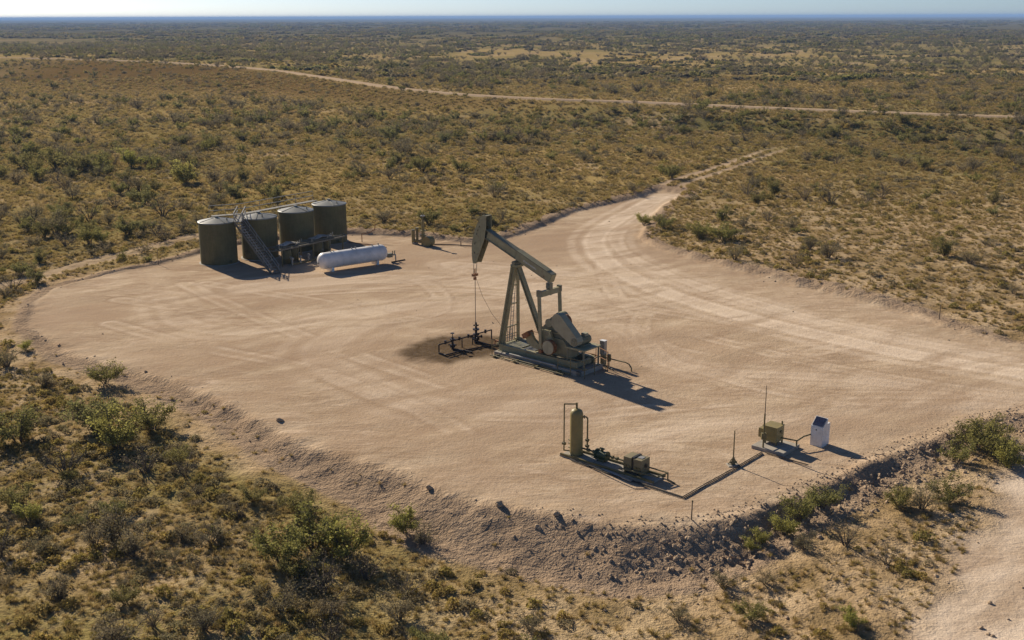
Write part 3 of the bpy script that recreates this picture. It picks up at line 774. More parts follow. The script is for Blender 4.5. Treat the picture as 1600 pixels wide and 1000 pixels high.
# ================================================================== stock tanks
TC = [(-29.05, 109.0), (-25.5, 111.55), (-22.45, 115.35), (-19.65, 119.55)]
TR, TH = 1.80, 4.15
def make_tank():
    t = thing('stock_tank', '', 'tank', (0, 0, 0), 0, 'row of four olive stock tanks')
    MB().lathe([(TR, 0.0), (TR, TH)], (0, 0), 56).build('shell', 'tank', t)
    rf = MB().lathe([(TR+0.05, TH-0.05), (TR+0.06, TH+0.03), (TR-0.02, TH+0.05), (0.9, TH+0.25), (0.25, TH+0.38), (0.0, TH+0.385)], (0, 0), 56).build('roof', 'tank_roof', t)
    MB().cyl((0, 0, TH+0.37), (0, 0, TH+0.52), 0.2, seg=16).build('hatch', 'tank_roof', rf)
    for k in range(4):
        a = k*math.pi/2+0.35
        MB().bar((0.3*math.cos(a), 0.3*math.sin(a), TH+0.39), (TR*math.cos(a), TR*math.sin(a), TH+0.075), 0.05, 0.04).build('roof_rib', 'tank_roof', rf)
    MB().cyl((0.9, -0.9, TH+0.1), (0.9, -0.9, TH+0.45), 0.06, seg=8).build('vent_pipe', 'tank_roof', rf)
    MB().cyl((0.95, -TR*0.86, 0.35), (1.05, -TR-0.15, 0.35), 0.10, seg=10).build('outlet_nozzle', 'tank', t)
    MB().cyl((-0.4, -TR*0.98, 0.55), (-0.4, -TR-0.06, 0.55), 0.32, seg=18).build('manway', 'tank', t)
    MB().lathe([(TR+0.18, -0.05), (TR+0.16, 0.06), (TR-0.05, 0.07)], (0, 0), 40).build('footing_ring', 'concrete', t)
    return t
def copy_tree(o, parent=None):
    c = o.copy(); COL.objects.link(c); c.parent = parent
    for ch in o.children: copy_tree(ch, c)
    return c
tk = make_tank()
TL = ['olive stock tank at the near left end of the row, left of the staircase', 'olive stock tank just behind the steel staircase',
      'olive stock tank third in the row, behind the left of the pipe rack', 'olive stock tank at the far right end of the row']
bpy.context.view_layer.update()
for i, (x, y) in enumerate(TC):
    o = tk if i == 0 else copy_tree(tk)
    o.location = (x, y, 0); o.rotation_euler.z = R([20, -15, 30, 5][i])
    o['label'] = TL[i]
# staircase up to the catwalk
sc = thing('staircase', 'steep steel staircase with handrails leading up between the tanks', 'staircase', (0, 0, 0), 0)
S0, S1 = Vector((-22.35, 103.6, 0.0)), Vector((-26.75, 108.3, 4.15))
hd_ = Vector((S1.x-S0.x, S1.y-S0.y, 0)).normalized(); sd_v = Vector((hd_.y, -hd_.x, 0))*0.42
for s in (-1, 1):
    MB().bar(S0+sd_v*s, S1+sd_v*s, 0.07, 0.24).build('stringer', 'stair', sc)
    hr = MB()
    for dz in (0.42, 0.82): hr.bar(S0+sd_v*s+Vector((0, 0, dz)), S1+sd_v*s+Vector((0, 0, dz)), 0.06, 0.06)
    for k in range(6):
        p = S0.lerp(S1, 0.02+k*0.192)+sd_v*s
        hr.bar(p, p+Vector((0, 0, 0.8)), 0.045, 0.045)
    hr.build('handrail', 'steel', sc)
for k in range(19):
    p = S0.lerp(S1, (k+0.7)/19.5)
    MB().bar(p-sd_v*0.9, p+sd_v*0.9, 0.25, 0.05).build('step', 'steel', sc)
# catwalk behind the tanks
cw = thing('catwalk', 'steel catwalk with thin handrails along the tank tops', 'catwalk', (0, 0, 0), 0)
CWP = [Vector((-30.2, 111.6, 4.2)), Vector((-27.3, 113.0, 4.2)), Vector((-24.4, 117.2, 4.2)), Vector((-21.4, 121.4, 4.2))]
for a, b in zip(CWP[:-1], CWP[1:]):
    MB().bar(a, b, 0.7, 0.06).build('deck', 'stair', cw)
MB().bar((-26.75, 108.2, 4.2), (-27.4, 112.9, 4.2), 0.8, 0.06).build('deck', 'stair', cw)
for off in (0.36,):
    cr = MB()
    d0 = (CWP[-1]-CWP[1]).normalized(); nn = Vector((-d0.y, d0.x, 0))*off
    for dz in (0.5, 1.0):
        for a, b in zip(CWP[:-1], CWP[1:]): cr.bar(a+nn+Vector((0, 0, dz)), b+nn+Vector((0, 0, dz)), 0.06, 0.06)
    for a, b in zip(CWP[:-1], CWP[1:]):
        for t in (0, 0.5, 1): p = a.lerp(b, t)+nn; cr.bar(p, p+Vector((0, 0, 0.85)), 0.045, 0.045)
    cr.build('handrail', 'steel', cw)
for s in (-0.4, 0.4):
    cr = MB()
    a, b = Vector((-26.75+s, 108.2, 4.2)), Vector((-27.4+s, 112.6, 4.2))
    for dz in (0.42, 0.85): cr.bar(a+Vector((0, 0, dz)), b+Vector((0, 0, dz)), 0.06, 0.06)
    for t in (0, 0.33, 0.66, 1): p = a.lerp(b, t); cr.bar(p, p+Vector((0, 0, 0.85)), 0.045, 0.045)
    cr.build('handrail', 'steel', cw)
for a in CWP:
    MB().bar((a.x, a.y, 0), (a.x, a.y, 4.16), 0.1, 0.1).build('support_leg', 'stair', cw)

# ================================================================== pipe rack in front of the tanks
RK = (-22.9, 107.9, 0.0); RKA = math.atan2(6.9, 5.0)
rk = thing('pipe_rack', 'low steel pipe rack in front of the olive tanks', 'rack', RK, RKA)
for y in (-0.9, 0.9):
    MB().bar((-0.8, y, 1.62), (8.3, y, 1.62), 0.10, 0.14).build('long_beam', 'stair', rk)
for k in range(5):
    x = -0.4+k*2.1
    for y in (-0.9, 0.9): MB().bar((x, y, 0), (x, y, 1.548), 0.1, 0.1).build('rack_leg', 'olive_dark', rk)
    MB().bar((x, -0.84, 1.60), (x, 0.84, 1.60), 0.08, 0.1).build('cross_bar', 'stair', rk)
for k, y in enumerate((-0.55, -0.2, 0.25, 0.6)):
    MB().cyl((-0.9+0.2*k, y, 1.72), (8.2-0.3*k, y, 1.72), 0.06, seg=8).build('rack_pipe', 'olive_dark' if k % 2 else 'stair', rk)
MB().tube([(8.3, -0.9, 1.62), (8.9, -0.6, 1.62), (9.2, 0.2, 1.62)], 0.06, 8).build('end_pipe', 'stair', rk)
MB().tube([(-0.8, -0.9, 1.62), (-1.35, -0.5, 1.62), (-1.45, 0.3, 1.62), (-0.9, 0.9, 1.62)], 0.06, 8).build('end_pipe', 'stair', rk)
for k in range(16):
    x = -0.4+k*0.55
    MB().cyl((x, -0.55+0.3*(k % 4), 1.72), (x, -0.55+0.3*(k % 4), 2.0), 0.05, seg=8).build('valve_stem', 'steel', rk)
def sheet(x0, x1, y0, y1, z, lab):
    t = thing('metal_sheet', lab, 'metal sheet', RK, RKA, 'bent sheets on the pipe rack')
    mb = MB(); n = 5
    vs, fs = [], []
    for i in range(n+1):
        for j in range(3):
            xx = x0+(x1-x0)*i/n
            vs.append((xx, y0+(y1-y0)*j/2, z+0.16*math.exp(-((i-2.2-j*0.5)/1.1)**2)))
    for i in range(n):
        for j in range(2): fs.append((i*3+j, (i+1)*3+j, (i+1)*3+j+1, i*3+j+1))
    mb.add(vs, fs)
    o = mb.build('sheet_panel', 'panel', t)
    so = o.modifiers.new('solid', 'SOLIDIFY'); so.thickness = 0.03
    return t
sheet(0.3, 2.5, -0.45, 0.6, 1.84, 'bent pale metal sheet on the near left end of the pipe rack')
sheet(4.6, 7.0, -0.45, 0.65, 1.84, 'bent pale metal sheet on the far right half of the pipe rack')
for k, (x, y, h, r, lab) in enumerate([(0.9, -0.1, 1.35, 0.50, 'squat olive drum under the near left end of the pipe rack'), (2.35, 0.35, 1.3, 0.42, 'narrow olive drum under the pipe rack, second from the staircase'),
                                  (5.5, 0.1, 1.35, 0.5, 'olive drum under the middle of the pipe rack'), (6.9, 0.35, 1.3, 0.42, 'olive drum under the far right end of the pipe rack')]):
    t = thing('steel_drum', lab, 'drum', RK, RKA, 'drums under the pipe rack')
    MB().lathe([(0, 0), (r, 0), (r, h*0.33), (r+0.02, h*0.335), (r+0.02, h*0.36), (r, h*0.365), (r, h*0.95), (r*0.85, h), (0, h)], (x, y), 24).build('drum_shell', 'olive_dark', t)
    MB().cyl((x, y-r, h*0.5), (x, y-r-0.16, h*0.5), 0.07, seg=8).build('drum_nozzle', 'steel', t)
sp = thing('suction_pipe', 'pipe on the ground between the pipe rack and the white tank', 'pipe', RK, RKA)
MB().tube([(0.4, -1.3, 0.12), (2.2, -1.5, 0.12), (4.2, -1.5, 0.12), (5.6, -1.6, 0.12)], 0.09, 8).build('pipe_run', 'olive_dark', sp)
for x in (0.4, 1.5, 2.6):
    MB().cyl((x, -1.45, 0.05), (x, -1.45, 0.75), 0.08, seg=8).cyl((x-0.1, -1.45, 0.7), (x+0.1, -1.45, 0.7), 0.14, seg=10).build('pipe_valve', 'panel', sp)

# ================================================================== white horizontal tank
WT = (-15.44, 106.6, 0); WTA = R(38)
wt_ = thing('propane_tank', 'long white horizontal pressure tank on saddles', 'tank', WT, WTA)
Lh, wr, wz = 3.15, 0.80, 1.05
prof = [(0.0, -Lh-0.62)] + [(wr*math.sin(t), -Lh-0.62*math.cos(t)) for t in np.linspace(0.15, 1.45, 8)] + [(wr, -Lh), (wr, -1.6), (wr+0.006, -1.59), (wr+0.006, -1.57), (wr, -1.56), (wr, 1.6), (wr+0.006, 1.61), (wr+0.006, 1.63), (wr, 1.64), (wr, Lh)]
prof += [(wr*math.sin(t), Lh+0.62*math.cos(t)) for t in np.linspace(1.45, 0.15, 8)] + [(0.0, Lh+0.62)]
MB().lathe(prof, (0, wz), 40, 'x').build('shell', 'white', wt_)
for x in (-2.5, 2.5):
    MB().prism([(x-0.12, -0.02), (x+0.12, -0.02), (x+0.12, 0.42), (x-0.12, 0.42)], -0.55, 0.55).build('saddle', 'white', wt_)
for x, h in ((-2.4, 0.14), (-2.1, 0.08), (-0.1, 0.12), (0.3, 0.16), (2.2, 0.16), (2.9, 0.2)):
    MB().cyl((x, 0, wz+wr-0.02), (x, 0, wz+wr+h), 0.06, seg=8).build('valve_fitting', 'steel', wt_)
MB().box((-Lh-0.635, -0.12, wz-0.2), (-Lh-0.60, 0.12, wz-0.08)).build('data_plate', 'unit_dark', wt_)
tv = thing('valve_manifold', 'small grey valve manifold at the right end of the white tank', 'valve', WT, WTA)
MB().tube([(Lh+0.6, 0.0, 0.62), (Lh+1.7, 0.0, 0.62), (Lh+1.7, -0.05, 0.02)], 0.07, 8).build('manifold_pipe', 'steel', tv)
MB().box((Lh+0.75, -0.22, 0.45), (Lh+1.25, 0.22, 0.85)).build('regulator', 'unit_dark', tv)
for x in (1.4, 1.62): MB().cyl((Lh+x, 0, 0.62), (Lh+x, 0, 1.05), 0.05, seg=8).build('valve_stem', 'unit_dark', tv)
MB().tube([(Lh+0.9, -0.5, 0.05), (Lh+2.6, -0.35, 0.05)], 0.06, 6).build('ground_pipe', 'black', tv)

# ================================================================== yellow-green valve tree at the back
xt = thing('valve_tree', 'olive-yellow valve tree standing alone near the back edge of the pad', 'valve tree', (-9.65, 117.6, 0), R(-35))
MB().cyl((0.25, 0, -0.05), (0.25, 0, 2.6), 0.20, 0.16, 14).build('main_riser', 'olive', xt)
MB().cyl((0.25, 0, 2.6), (0.25, 0, 3.35), 0.08, seg=8).build('top_stem', 'olive_dark', xt)
MB().cyl((0.25, 0, 3.1), (0.25, 0, 3.2), 0.24, seg=12).build('top_cap', 'panel', xt)
for z in (0.5, 1.0, 1.5): MB().cyl((0.25, 0, z), (0.25, 0, z+0.12), 0.34, seg=14).build('flange', 'olive', xt)
MB().tube([(-1.1, 0, 0.35), (1.3, 0, 0.35)], 0.17, 10).build('cross_run', 'olive', xt)
MB().tube([(-1.1, 0, 0.05), (-1.1, 0, 1.45)], 0.19, 10).build('side_riser', 'olive', xt)
MB().tube([(-0.55, 0, 0.3), (-0.55, 0, 1.7)], 0.14, 10).build('side_riser', 'olive_dark', xt)
MB().cyl((1.0, -0.4, 0.5), (1.0, 0.4, 0.5), 0.55, seg=18).build('round_valve_body', 'olive', xt)
for p in ((-1.1, 0, 1.5), (-0.55, 0, 1.75)):
    MB().cyl(p, (p[0], p[1], p[2]+0.06), 0.22, seg=12).build('handwheel', 'olive_dark', xt)
for x in (-0.85, 0.6):
    MB().box((x-0.15, -0.3, -0.05), (x+0.15, 0.3, 0.2)).build('support_block', 'concrete', xt)
lt_ = thing('trailing_line', 'dark line on the ground right of the valve tree', 'pipe', (0, 0, 0), 0)
MB().tube([(-8.4, 117.5, 0.08), (-6.4, 117.3, 0.08), (-4.6, 116.6, 0.08), (-3.2, 116.2, 0.08)], 0.06, 6).cyl((-5.4, 116.9, 0), (-5.4, 116.9, 0.5), 0.05, seg=6).build('line_run', 'brown', lt_)
bp = thing('bent_pipe', 'thin bent pipe rising behind the white tank', 'pipe', (-16.2, 119.2, 0), R(20))
MB().tube([(0, 0, -0.05), (0, 0, 0.9), (0.7, 0, 0.95), (1.4, 0, 1.25), (1.55, 0, 1.9)], 0.045, 6).build('pipe_run', 'rust', bp)
MB().tube([(-1.6, 0.6, 0.06), (-0.3, -1.2, 0.06), (0.9, -2.6, 0.06), (1.7, -4.0, 0.06)], 0.05, 6).build('ground_pipe', 'rust', bp)

# ================================================================== separator skid, front of the pad
SK = (3.53, 57.9, 0); SKA = R(-40.5)
vs_ = thing('separator_vessel', 'tall olive cylinder vessel with looping pipes near the front of the pad', 'vessel', SK, SKA)
vr = 0.36
MB().lathe([(vr, 0.12), (vr, 2.45), (vr*0.97, 2.55), (vr*0.82, 2.68), (vr*0.5, 2.77), (0, 2.80)], (0, 0), 36).build('shell', 'olive', vs_)
MB().lathe([(vr+0.04, 0.0), (vr+0.04, 0.14), (vr-0.02, 0.18)], (0, 0), 30).build('base_skirt', 'olive_dark', vs_)
MB().tube([(0, 0, 2.78), (0, 0, 3.05), (-0.52, -0.44, 3.05), (-0.52, -0.44, 0.35), (-0.25, -0.2, 0.3)], 0.038, 8).build('vent_pipe', 'olive_dark', vs_)
MB().cyl((0, 0, 2.75), (0, 0, 3.12), 0.06, seg=8).build('top_nozzle', 'olive_dark', vs_)
MB().tube([(0.25, 0.2, 2.3), (0.40, 0.33, 2.3), (0.47, 0.38, 2.22), (0.47, 0.38, 0.3)], 0.045, 8).build('down_pipe', 'olive_dark', vs_)
MB().cyl((0.30, 0.25, 2.3), (0.35, 0.29, 2.3), 0.10, seg=10).build('flange', 'olive_dark', vs_)
for x, y, z in ((-0.52, -0.44, 0.75), (0.47, 0.38, 0.6), (0.47, 0.38, 0.95)):
    MB().cyl((x-0.09, y, z), (x+0.09, y, z), 0.09, seg=10).build('valve', 'olive_dark', vs_)
for z in (0.35, 0.6, 0.8):
    MB().cyl((-0.34, 0.05, z), (-0.62, 0.1, z), 0.04, seg=8).build('side_nozzle', 'olive_dark', vs_)
vb = thing('skid_slab', 'thin concrete strip under the vessel and compressor box', 'slab', SK, SKA)
MB().box((-0.7, -0.62, -0.05), (5.4, 0.55, 0.09)).build('slab_block', 'concrete', vb, 0.02)
for y in (-0.58, 0.50):
    MB().bar((-0.65, y, 0.15), (5.5, y, 0.15), 0.09, 0.12).build('edge_beam', 'olive_dark', vb)
pu = thing('pump', 'small green pump on the pipe between the vessel and the drab box', 'pump', SK, SKA)
MB().cyl((1.35, 0.15, 0.45), (1.95, 0.15, 0.45), 0.22, seg=16).build('pump_body', 'green', pu)
MB().cyl((1.28, 0.15, 0.45), (1.35, 0.15, 0.45), 0.30, seg=16).cyl((1.95, 0.15, 0.45), (2.02, 0.15, 0.45), 0.27, seg=16).build('pump_flange', 'green', pu)
MB().cyl((1.65, 0.15, 0.6), (1.65, 0.15, 0.85), 0.08, seg=10).cyl((1.5, 0.15, 0.82), (1.8, 0.15, 0.82), 0.05, seg=8).build('pump_valve', 'green', pu)
MB().box((1.45, 0.0, 0.09), (1.85, 0.3, 0.26)).build('pump_foot', 'olive_dark', pu)
pp = thing('connecting_pipe', 'olive pipe running from the vessel past the pump to the drab box', 'pipe', SK, SKA)
MB().tube([(0.35, 0.15, 0.5), (1.27, 0.15, 0.5)], 0.055, 8).build('pipe_run', 'olive_dark', pp)
MB().tube([(2.03, 0.15, 0.5), (3.35, 0.15, 0.5)], 0.055, 8).build('pipe_run', 'olive_dark', pp)
for x in (0.7, 1.05, 2.3, 2.6, 3.1):
    MB().cyl((x, 0.15, 0.5), (x+0.1, 0.15, 0.5), 0.10, seg=10).build('pipe_flange', 'olive_dark', pp)
cb = thing('compressor_box', 'drab square compressor box split by a dark strap, beside the vessel skid', 'compressor', SK, SKA)
MB().box((3.40, -0.35, 0.22), (3.90, 0.45, 1.0)).build('housing', 'tan_box', cb, 0.02)
MB().box((4.04, -0.35, 0.22), (4.55, 0.45, 1.0)).build('housing', 'tan_box', cb, 0.02)
MB().box((3.90, -0.30, 0.25), (4.04, 0.42, 1.05)).build('strap', 'black', cb)
MB().box((4.12, -0.1, 1.002), (4.42, 0.22, 1.03)).build('vent_grille', 'panel', cb)
MB().cyl((4.551, 0.05, 0.62), (4.60, 0.05, 0.62), 0.11, seg=14).build('exhaust_port', 'black', cb)
for x in (3.52, 3.75, 4.2, 4.4): MB().cyl((x, -0.352, 0.5), (x, -0.40, 0.5), 0.09, seg=10).build('gauge', 'olive_dark', cb)
for x in (3.45, 4.4): MB().box((x, -0.33, 0.09), (x+0.1, 0.43, 0.22)).build('foot_rail', 'olive_dark', cb)
rl = thing('end_rail', 'short olive pipe rail right of the drab compressor box', 'rail', SK, SKA)
MB().tube([(4.61, 0.35, 0.45), (5.75, 0.35, 0.45), (5.75, 0.35, 0.0)], 0.04, 8).tube([(5.75, 0.35, 0.45), (5.6, -0.4, 0.42), (3.3, -0.55, 0.34)], 0.04, 8).build('rail_pipe', 'olive_dark', rl)
MB().tube([(5.75, 0.35, 0.08), (6.3, 0.2, 0.05)], 0.04, 6).build('ground_pipe', 'olive_dark', rl)
bd_ = thing('loose_plank', 'pale plank lying against the front of the compressor skid', 'plank', SK, SKA)
MB().bar((2.3, -0.75, 0.10), (4.4, -1.0, 0.06), 0.16, 0.05).build('plank_board', 'panel', bd_)

# ================================================================== twin flow lines on the pad
def gl(pts, dx, dy, z=0.07): return [(x+dx, y+dy, zat(x, y)+z) for x, y in pts]
runA = [(3.2, 57.1), (5.2, 55.2), (7.0, 53.6), (8.62, 52.15), (10.2, 53.95), (12.0, 55.9), (13.9, 58.1)]
for dx, dy, lab in ((0, 0, 'outer of two black flow lines bent in a V across the front of the pad'), (-0.02, 0.14, 'inner of two black flow lines bent in a V across the front of the pad')):
    t = thing('flow_line', lab, 'pipe', (0, 0, 0), 0, 'twin flow lines')
    MB().tube(gl(runA, dx, dy), 0.028, 6).build('line_pipe', 'black', t)
mk = thing('marker_pole', 'thin olive pole on a small valve base beside the black flow lines', 'pole', (11.95, 56.5, 0), R(10))
MB().cyl((0, 0, 0), (0, 0, 2.0), 0.04, 0.03, 8).build('pole_shaft', 'olive_dark', mk)
MB().cyl((0, 0, 0.08), (0, 0, 0.45), 0.12, 0.07, 10).cyl((-0.2, 0, 0.18), (0.2, 0, 0.18), 0.06, seg=8).build('valve_base', 'olive_dark', mk)
for s in (-1, 1): MB().bar((0.25*s, 0.1, 0.05), (0, 0, 0.5), 0.04, 0.04).build('base_strut', 'olive_dark', mk)
MB().box((-0.32, -0.25, -0.05), (0.32, 0.25, 0.06)).build('footing', 'concrete', mk, 0.02)
# generator cabinet on its slab
GN = (14.7, 59.25, 0); GNA = R(-42)
gs = thing('equipment_slab', 'square concrete slab under the olive equipment cabinet', 'slab', GN, GNA)
MB().box((-0.75, -1.05, -0.05), (1.25, 0.85, 0.20)).build('slab_block', 'concrete', gs, 0.03)
gc = thing('equipment_cabinet', 'olive equipment cabinet with a smaller box on its left side', 'cabinet', GN, GNA)
MB().box((-0.45, -0.35, 0.38), (0.40, 0.50, 1.25)).build('cabinet_body', 'olive', gc, 0.015)
MB().box((-0.48, -0.38, 1.252), (0.43, 0.53, 1.29)).build('lid', 'olive', gc)
MB().box((-0.78, -0.28, 0.48), (-0.452, 0.25, 1.02)).build('side_box', 'olive', gc, 0.015)
for x in (-0.38, 0.3):
    for y in (-0.28, 0.4): MB().box((x, y, 0.20), (x+0.08, y+0.08, 0.38)).build('cabinet_leg', 'olive_dark', gc)
MB().cyl((0.402, 0.15, 0.95), (0.46, 0.15, 0.95), 0.09, seg=10).cyl((0.402, 0.3, 0.85), (0.44, 0.3, 0.85), 0.05, seg=10).build('gauge', 'olive_dark', gc)
MB().box((-0.25, -0.353, 0.45), (0.25, -0.362, 1.15)).build('door_panel', 'olive', gc)
MB().cyl((0.3, 0.42, 1.29), (0.3, 0.42, 1.48), 0.05, seg=8).build('cap_vent', 'olive_dark', gc)
an = thing('antenna_mast', 'tall thin antenna mast in front of the olive cabinet', 'mast', (14.02, 58.6, 0), 0)
MB().cyl((0, 0, 0), (0, 0, 2.2), 0.05, 0.045, 8).build('lower_pole', 'olive_dark', an)
MB().cyl((0, 0, 2.2), (0.0, 0, 3.85), 0.028, 0.018, 6).build('upper_pole', 'wood', an)
MB().box((-0.14, -0.1, 0.7), (0.14, 0.1, 1.05)).build('mast_box', 'olive_dark', an)
MB().bar((0, 0, 0.6), (0.25, 0.5, 0.7), 0.05, 0.05).build('mast_bracket', 'olive_dark', an)
cp = thing('cabinet_conduit', 'olive conduit linking the olive cabinet to the white solar cabinet', 'pipe', (0, 0, 0), 0)
MB().tube([(15.1, 59.2, 0.55), (15.95, 58.85, 0.5), (15.95, 58.85, 0.0)], 0.045, 6).tube([(15.95, 58.85, 0.48), (16.45, 59.25, 0.60), (16.95, 59.56, 0.62)], 0.045, 6).build('conduit_run', 'olive_dark', cp)
MB().tube([(14.1, 58.2, 0.06), (15.3, 57.0, 0.06), (16.0, 56.4, 0.06)], 0.04, 6).build('ground_conduit', 'wood', cp)
# white solar cabinet
WC = (17.42, 59.0, 0); WCA = R(-44)
wc = thing('solar_cabinet', 'white cabinet with a sloping dark blue solar panel on top', 'cabinet', WC, WCA)
# local: x towards BL is -x ; y into the cabinet
MB().add(*[[(-0.74,0,0),(0,0,0),(0,0.52,0),(-0.74,0.52,0),(-0.74,0,1.18),(0,0,1.18),(0,0.52,1.62),(-0.74,0.52,1.62)],
         [(0,3,2,1),(4,5,6,7),(0,1,5,4),(1,2,6,5),(2,3,7,6),(3,0,4,7)]]).build('cabinet_body', 'white_cab', wc)
MB().box((-0.68, 0.522, 0.02), (-0.03, 0.86, 1.28)).build('rear_box', 'white_cab', wc)
sl = Vector((0, 0.52, 0.44)).normalized(); nv_ = Vector((0, -0.44, 0.52)).normalized()
pc = Vector((-0.70, 0, 1.18))+nv_*0.012+sl*0.04
fr = MB()
A_ = pc; w_, h_ = Vector((0.66, 0, 0)), sl*0.60
fr.add([A_, A_+w_, A_+w_+h_, A_+h_, A_+nv_*0.02, A_+w_+nv_*0.02, A_+w_+h_+nv_*0.02, A_+h_+nv_*0.02], [(0,3,2,1),(4,5,6,7),(0,1,5,4),(1,2,6,5),(2,3,7,6),(3,0,4,7)])
pan = fr.build('solar_panel', 'steel', wc)
for i in range(4):
    for j in range(5):
        q = A_+nv_*0.022+Vector((0.018+i*0.159, 0, 0))+sl*(0.012+j*0.117)
        a_, b_ = Vector((0.148, 0, 0)), sl*0.107
        MB().add([q, q+a_, q+a_+b_, q+b_, q+nv_*0.005, q+a_+nv_*0.005, q+a_+b_+nv_*0.005, q+b_+nv_*0.005], [(0,3,2,1),(4,5,6,7),(0,1,5,4),(1,2,6,5),(2,3,7,6),(3,0,4,7)]).build('solar_cell', 'solar', pan)
MB().cyl((-0.40, -0.001, 0.98), (-0.40, -0.03, 0.98), 0.04, seg=10).build('door_lock', 'unit_dark', wc)
MB().box((-0.70, -0.006, 0.06), (-0.04, -0.002, 1.10)).build('door', 'white_cab', wc)
# stakes
for (x, y, h, lab) in [(8.64, 49.75, 0.98, 'thin dark stake on the front crest of the pad, below the flow lines'), (33.9, 85.8, 1.2, 'thin stake on the right rim of the pad'),
                       (-34.9, 108.2, 1.5, 'thin pale stake at the back left rim, left of the tanks')]:
    t = thing('stake', lab, 'stake', (x, y, zat(x, y)), 0, 'stakes on the pad rim')
    MB().cyl((0, 0, -0.2), (0.02, 0, h), 0.035, 0.028, 6).build('stake_shaft', 'wood', t)
    MB().cyl((0.02, 0, h-0.08), (0.02, 0, h), 0.042, seg=6).build('stake_cap', 'olive_dark', t)


# ================================================================== shrubs, grass and stones
def tubes(paths, radii, seg=3):
    V, Fc = [], []
    for P, rr_ in zip(paths, radii):
        P = np.array(P); n = len(P)
        d = np.gradient(P, axis=0); d /= np.linalg.norm(d, axis=1, keepdims=True)+1e-9
        a = np.cross(d, np.array([0.3, 0.7, 0.2])); a /= np.linalg.norm(a, axis=1, keepdims=True)+1e-9
        b = np.cross(d, a); o = len(V)
        for i in range(n):
            for k in range(seg):
                t = 2*math.pi*k/seg
                V.append(P[i]+rr_[i]*(math.cos(t)*a[i]+math.sin(t)*b[i]))
        for i in range(n-1):
            for k in range(seg):
                q = (k+1) % seg
                Fc.append((o+i*seg+k, o+i*seg+q, o+(i+1)*seg+q, o+(i+1)*seg+k))
    return np.array(V), np.array(Fc)
def leaves(C, size, r, up=0.0):
    n = len(C)
    u = r.normal(size=(n, 3)); u[:, 2] += up; u /= np.linalg.norm(u, axis=1, keepdims=True)
    w = r.normal(size=(n, 3)); v = np.cross(u, w); v /= np.linalg.norm(v, axis=1, keepdims=True)
    s = size*r.uniform(0.6, 1.5, (n, 1))
    a, b = u*s, v*s*0.5
    V = np.stack([C-a*0.5, C+b, C+a*0.7, C-b], 1).reshape(-1, 3)
    F_ = np.arange(4*n).reshape(-1, 4)
    return V, F_
def shrub(seed, h, spread, nst, ntw, nleaf, lsize, bare=0.0, low=0.25):
    """multi-stemmed desert shrub: stems fan out, twigs leave them, leaves cluster near the twig ends"""
    r = np.random.default_rng(seed)
    P, Rr, C = [], [], []
    for s in range(nst):
        az = 2*math.pi*(s+r.uniform(-.4, .4))/nst
        lean = r.uniform(0.15, 1.0)*spread
        L = h*r.uniform(0.65, 1.0)
        ts = np.linspace(0, 1, 5)
        wob = np.cumsum(r.normal(0, 0.05*h, (5, 3)), 0)*ts[:, None]
        path = np.stack([lean*L*np.cos(az)*ts**0.9, lean*L*np.sin(az)*ts**0.9, L*ts*(1-0.18*lean*ts)], 1)+wob
        path[0] = (0.05*math.cos(az), 0.05*math.sin(az), -0.06)
        P.append(path); Rr.append(np.linspace(0.030, 0.008, 5)*h*0.75)
        for k in range(ntw):
            t = r.uniform(low, 1.0); i = min(int(t*4), 3); base = path[i]+(path[i+1]-path[i])*(t*4-i)
            d = r.normal(size=3); d[2] = abs(d[2])*0.7+0.15; d[:2] += 0.9*np.array([math.cos(az), math.sin(az)])
            d /= np.linalg.norm(d)
            l = h*r.uniform(0.16, 0.36)
            tip = base+d*l
            mid = base+d*l*0.5+r.normal(0, 0.03*h, 3)
            P.append(np.array([base, mid, tip])); Rr.append(np.array([0.010, 0.007, 0.003])*h*0.7)
            m = max(1, int(nleaf/(nst*ntw)))
            q = r.uniform(0.25, 1.08, (m, 1))
            C.append(base+(tip-base)*q+r.normal(0, 0.055*h, (m, 3)))
    C = np.concatenate(C); C[:, 2] = np.maximum(C[:, 2], 0.04)
    if bare: C = C[r.uniform(size=len(C)) > bare]
    return tubes(P, Rr), leaves(C, lsize, r)
def dome(seed, h, rad, n, ls):
    """low rounded bush: blades radiating from the base"""
    r = np.random.default_rng(seed)
    az = r.uniform(0, 2*math.pi, n); el = np.arcsin(r.uniform(0.05, 1, n))
    rr_ = r.uniform(0.55, 1.0, n)**0.6
    lump = 1+0.25*np.sin(az*3+seed)+0.15*np.sin(az*5+el*4)
    C = np.stack([rad*np.cos(el)*np.cos(az)*rr_*lump, rad*np.cos(el)*np.sin(az)*rr_*lump, h*np.sin(el)*rr_*(0.8+0.2*lump)], 1)
    return leaves(C, ls, r, 0.6)
def tuft(seed, h, n):
    r = np.random.default_rng(seed)
    az = r.uniform(0, 2*math.pi, n); b = r.normal(0, 0.10, (n, 2)); L = h*r.uniform(0.5, 1.0, n); ln = r.uniform(0.15, 0.95, n)
    base = np.stack([b[:, 0], b[:, 1], np.full(n, -0.03)], 1)
    tip = base+np.stack([np.cos(az)*L*ln, np.sin(az)*L*ln, L*(1-0.45*ln)], 1)
    side = np.stack([-np.sin(az), np.cos(az), np.zeros(n)], 1)*0.022
    mid = base*0.45+tip*0.55+np.array([0, 0, 0.04])
    V = np.stack([base-side, base+side, mid+side*0.8, tip, mid-side*0.8], 1).reshape(-1, 3)
    return V, np.arange(5*n).reshape(-1, 5)

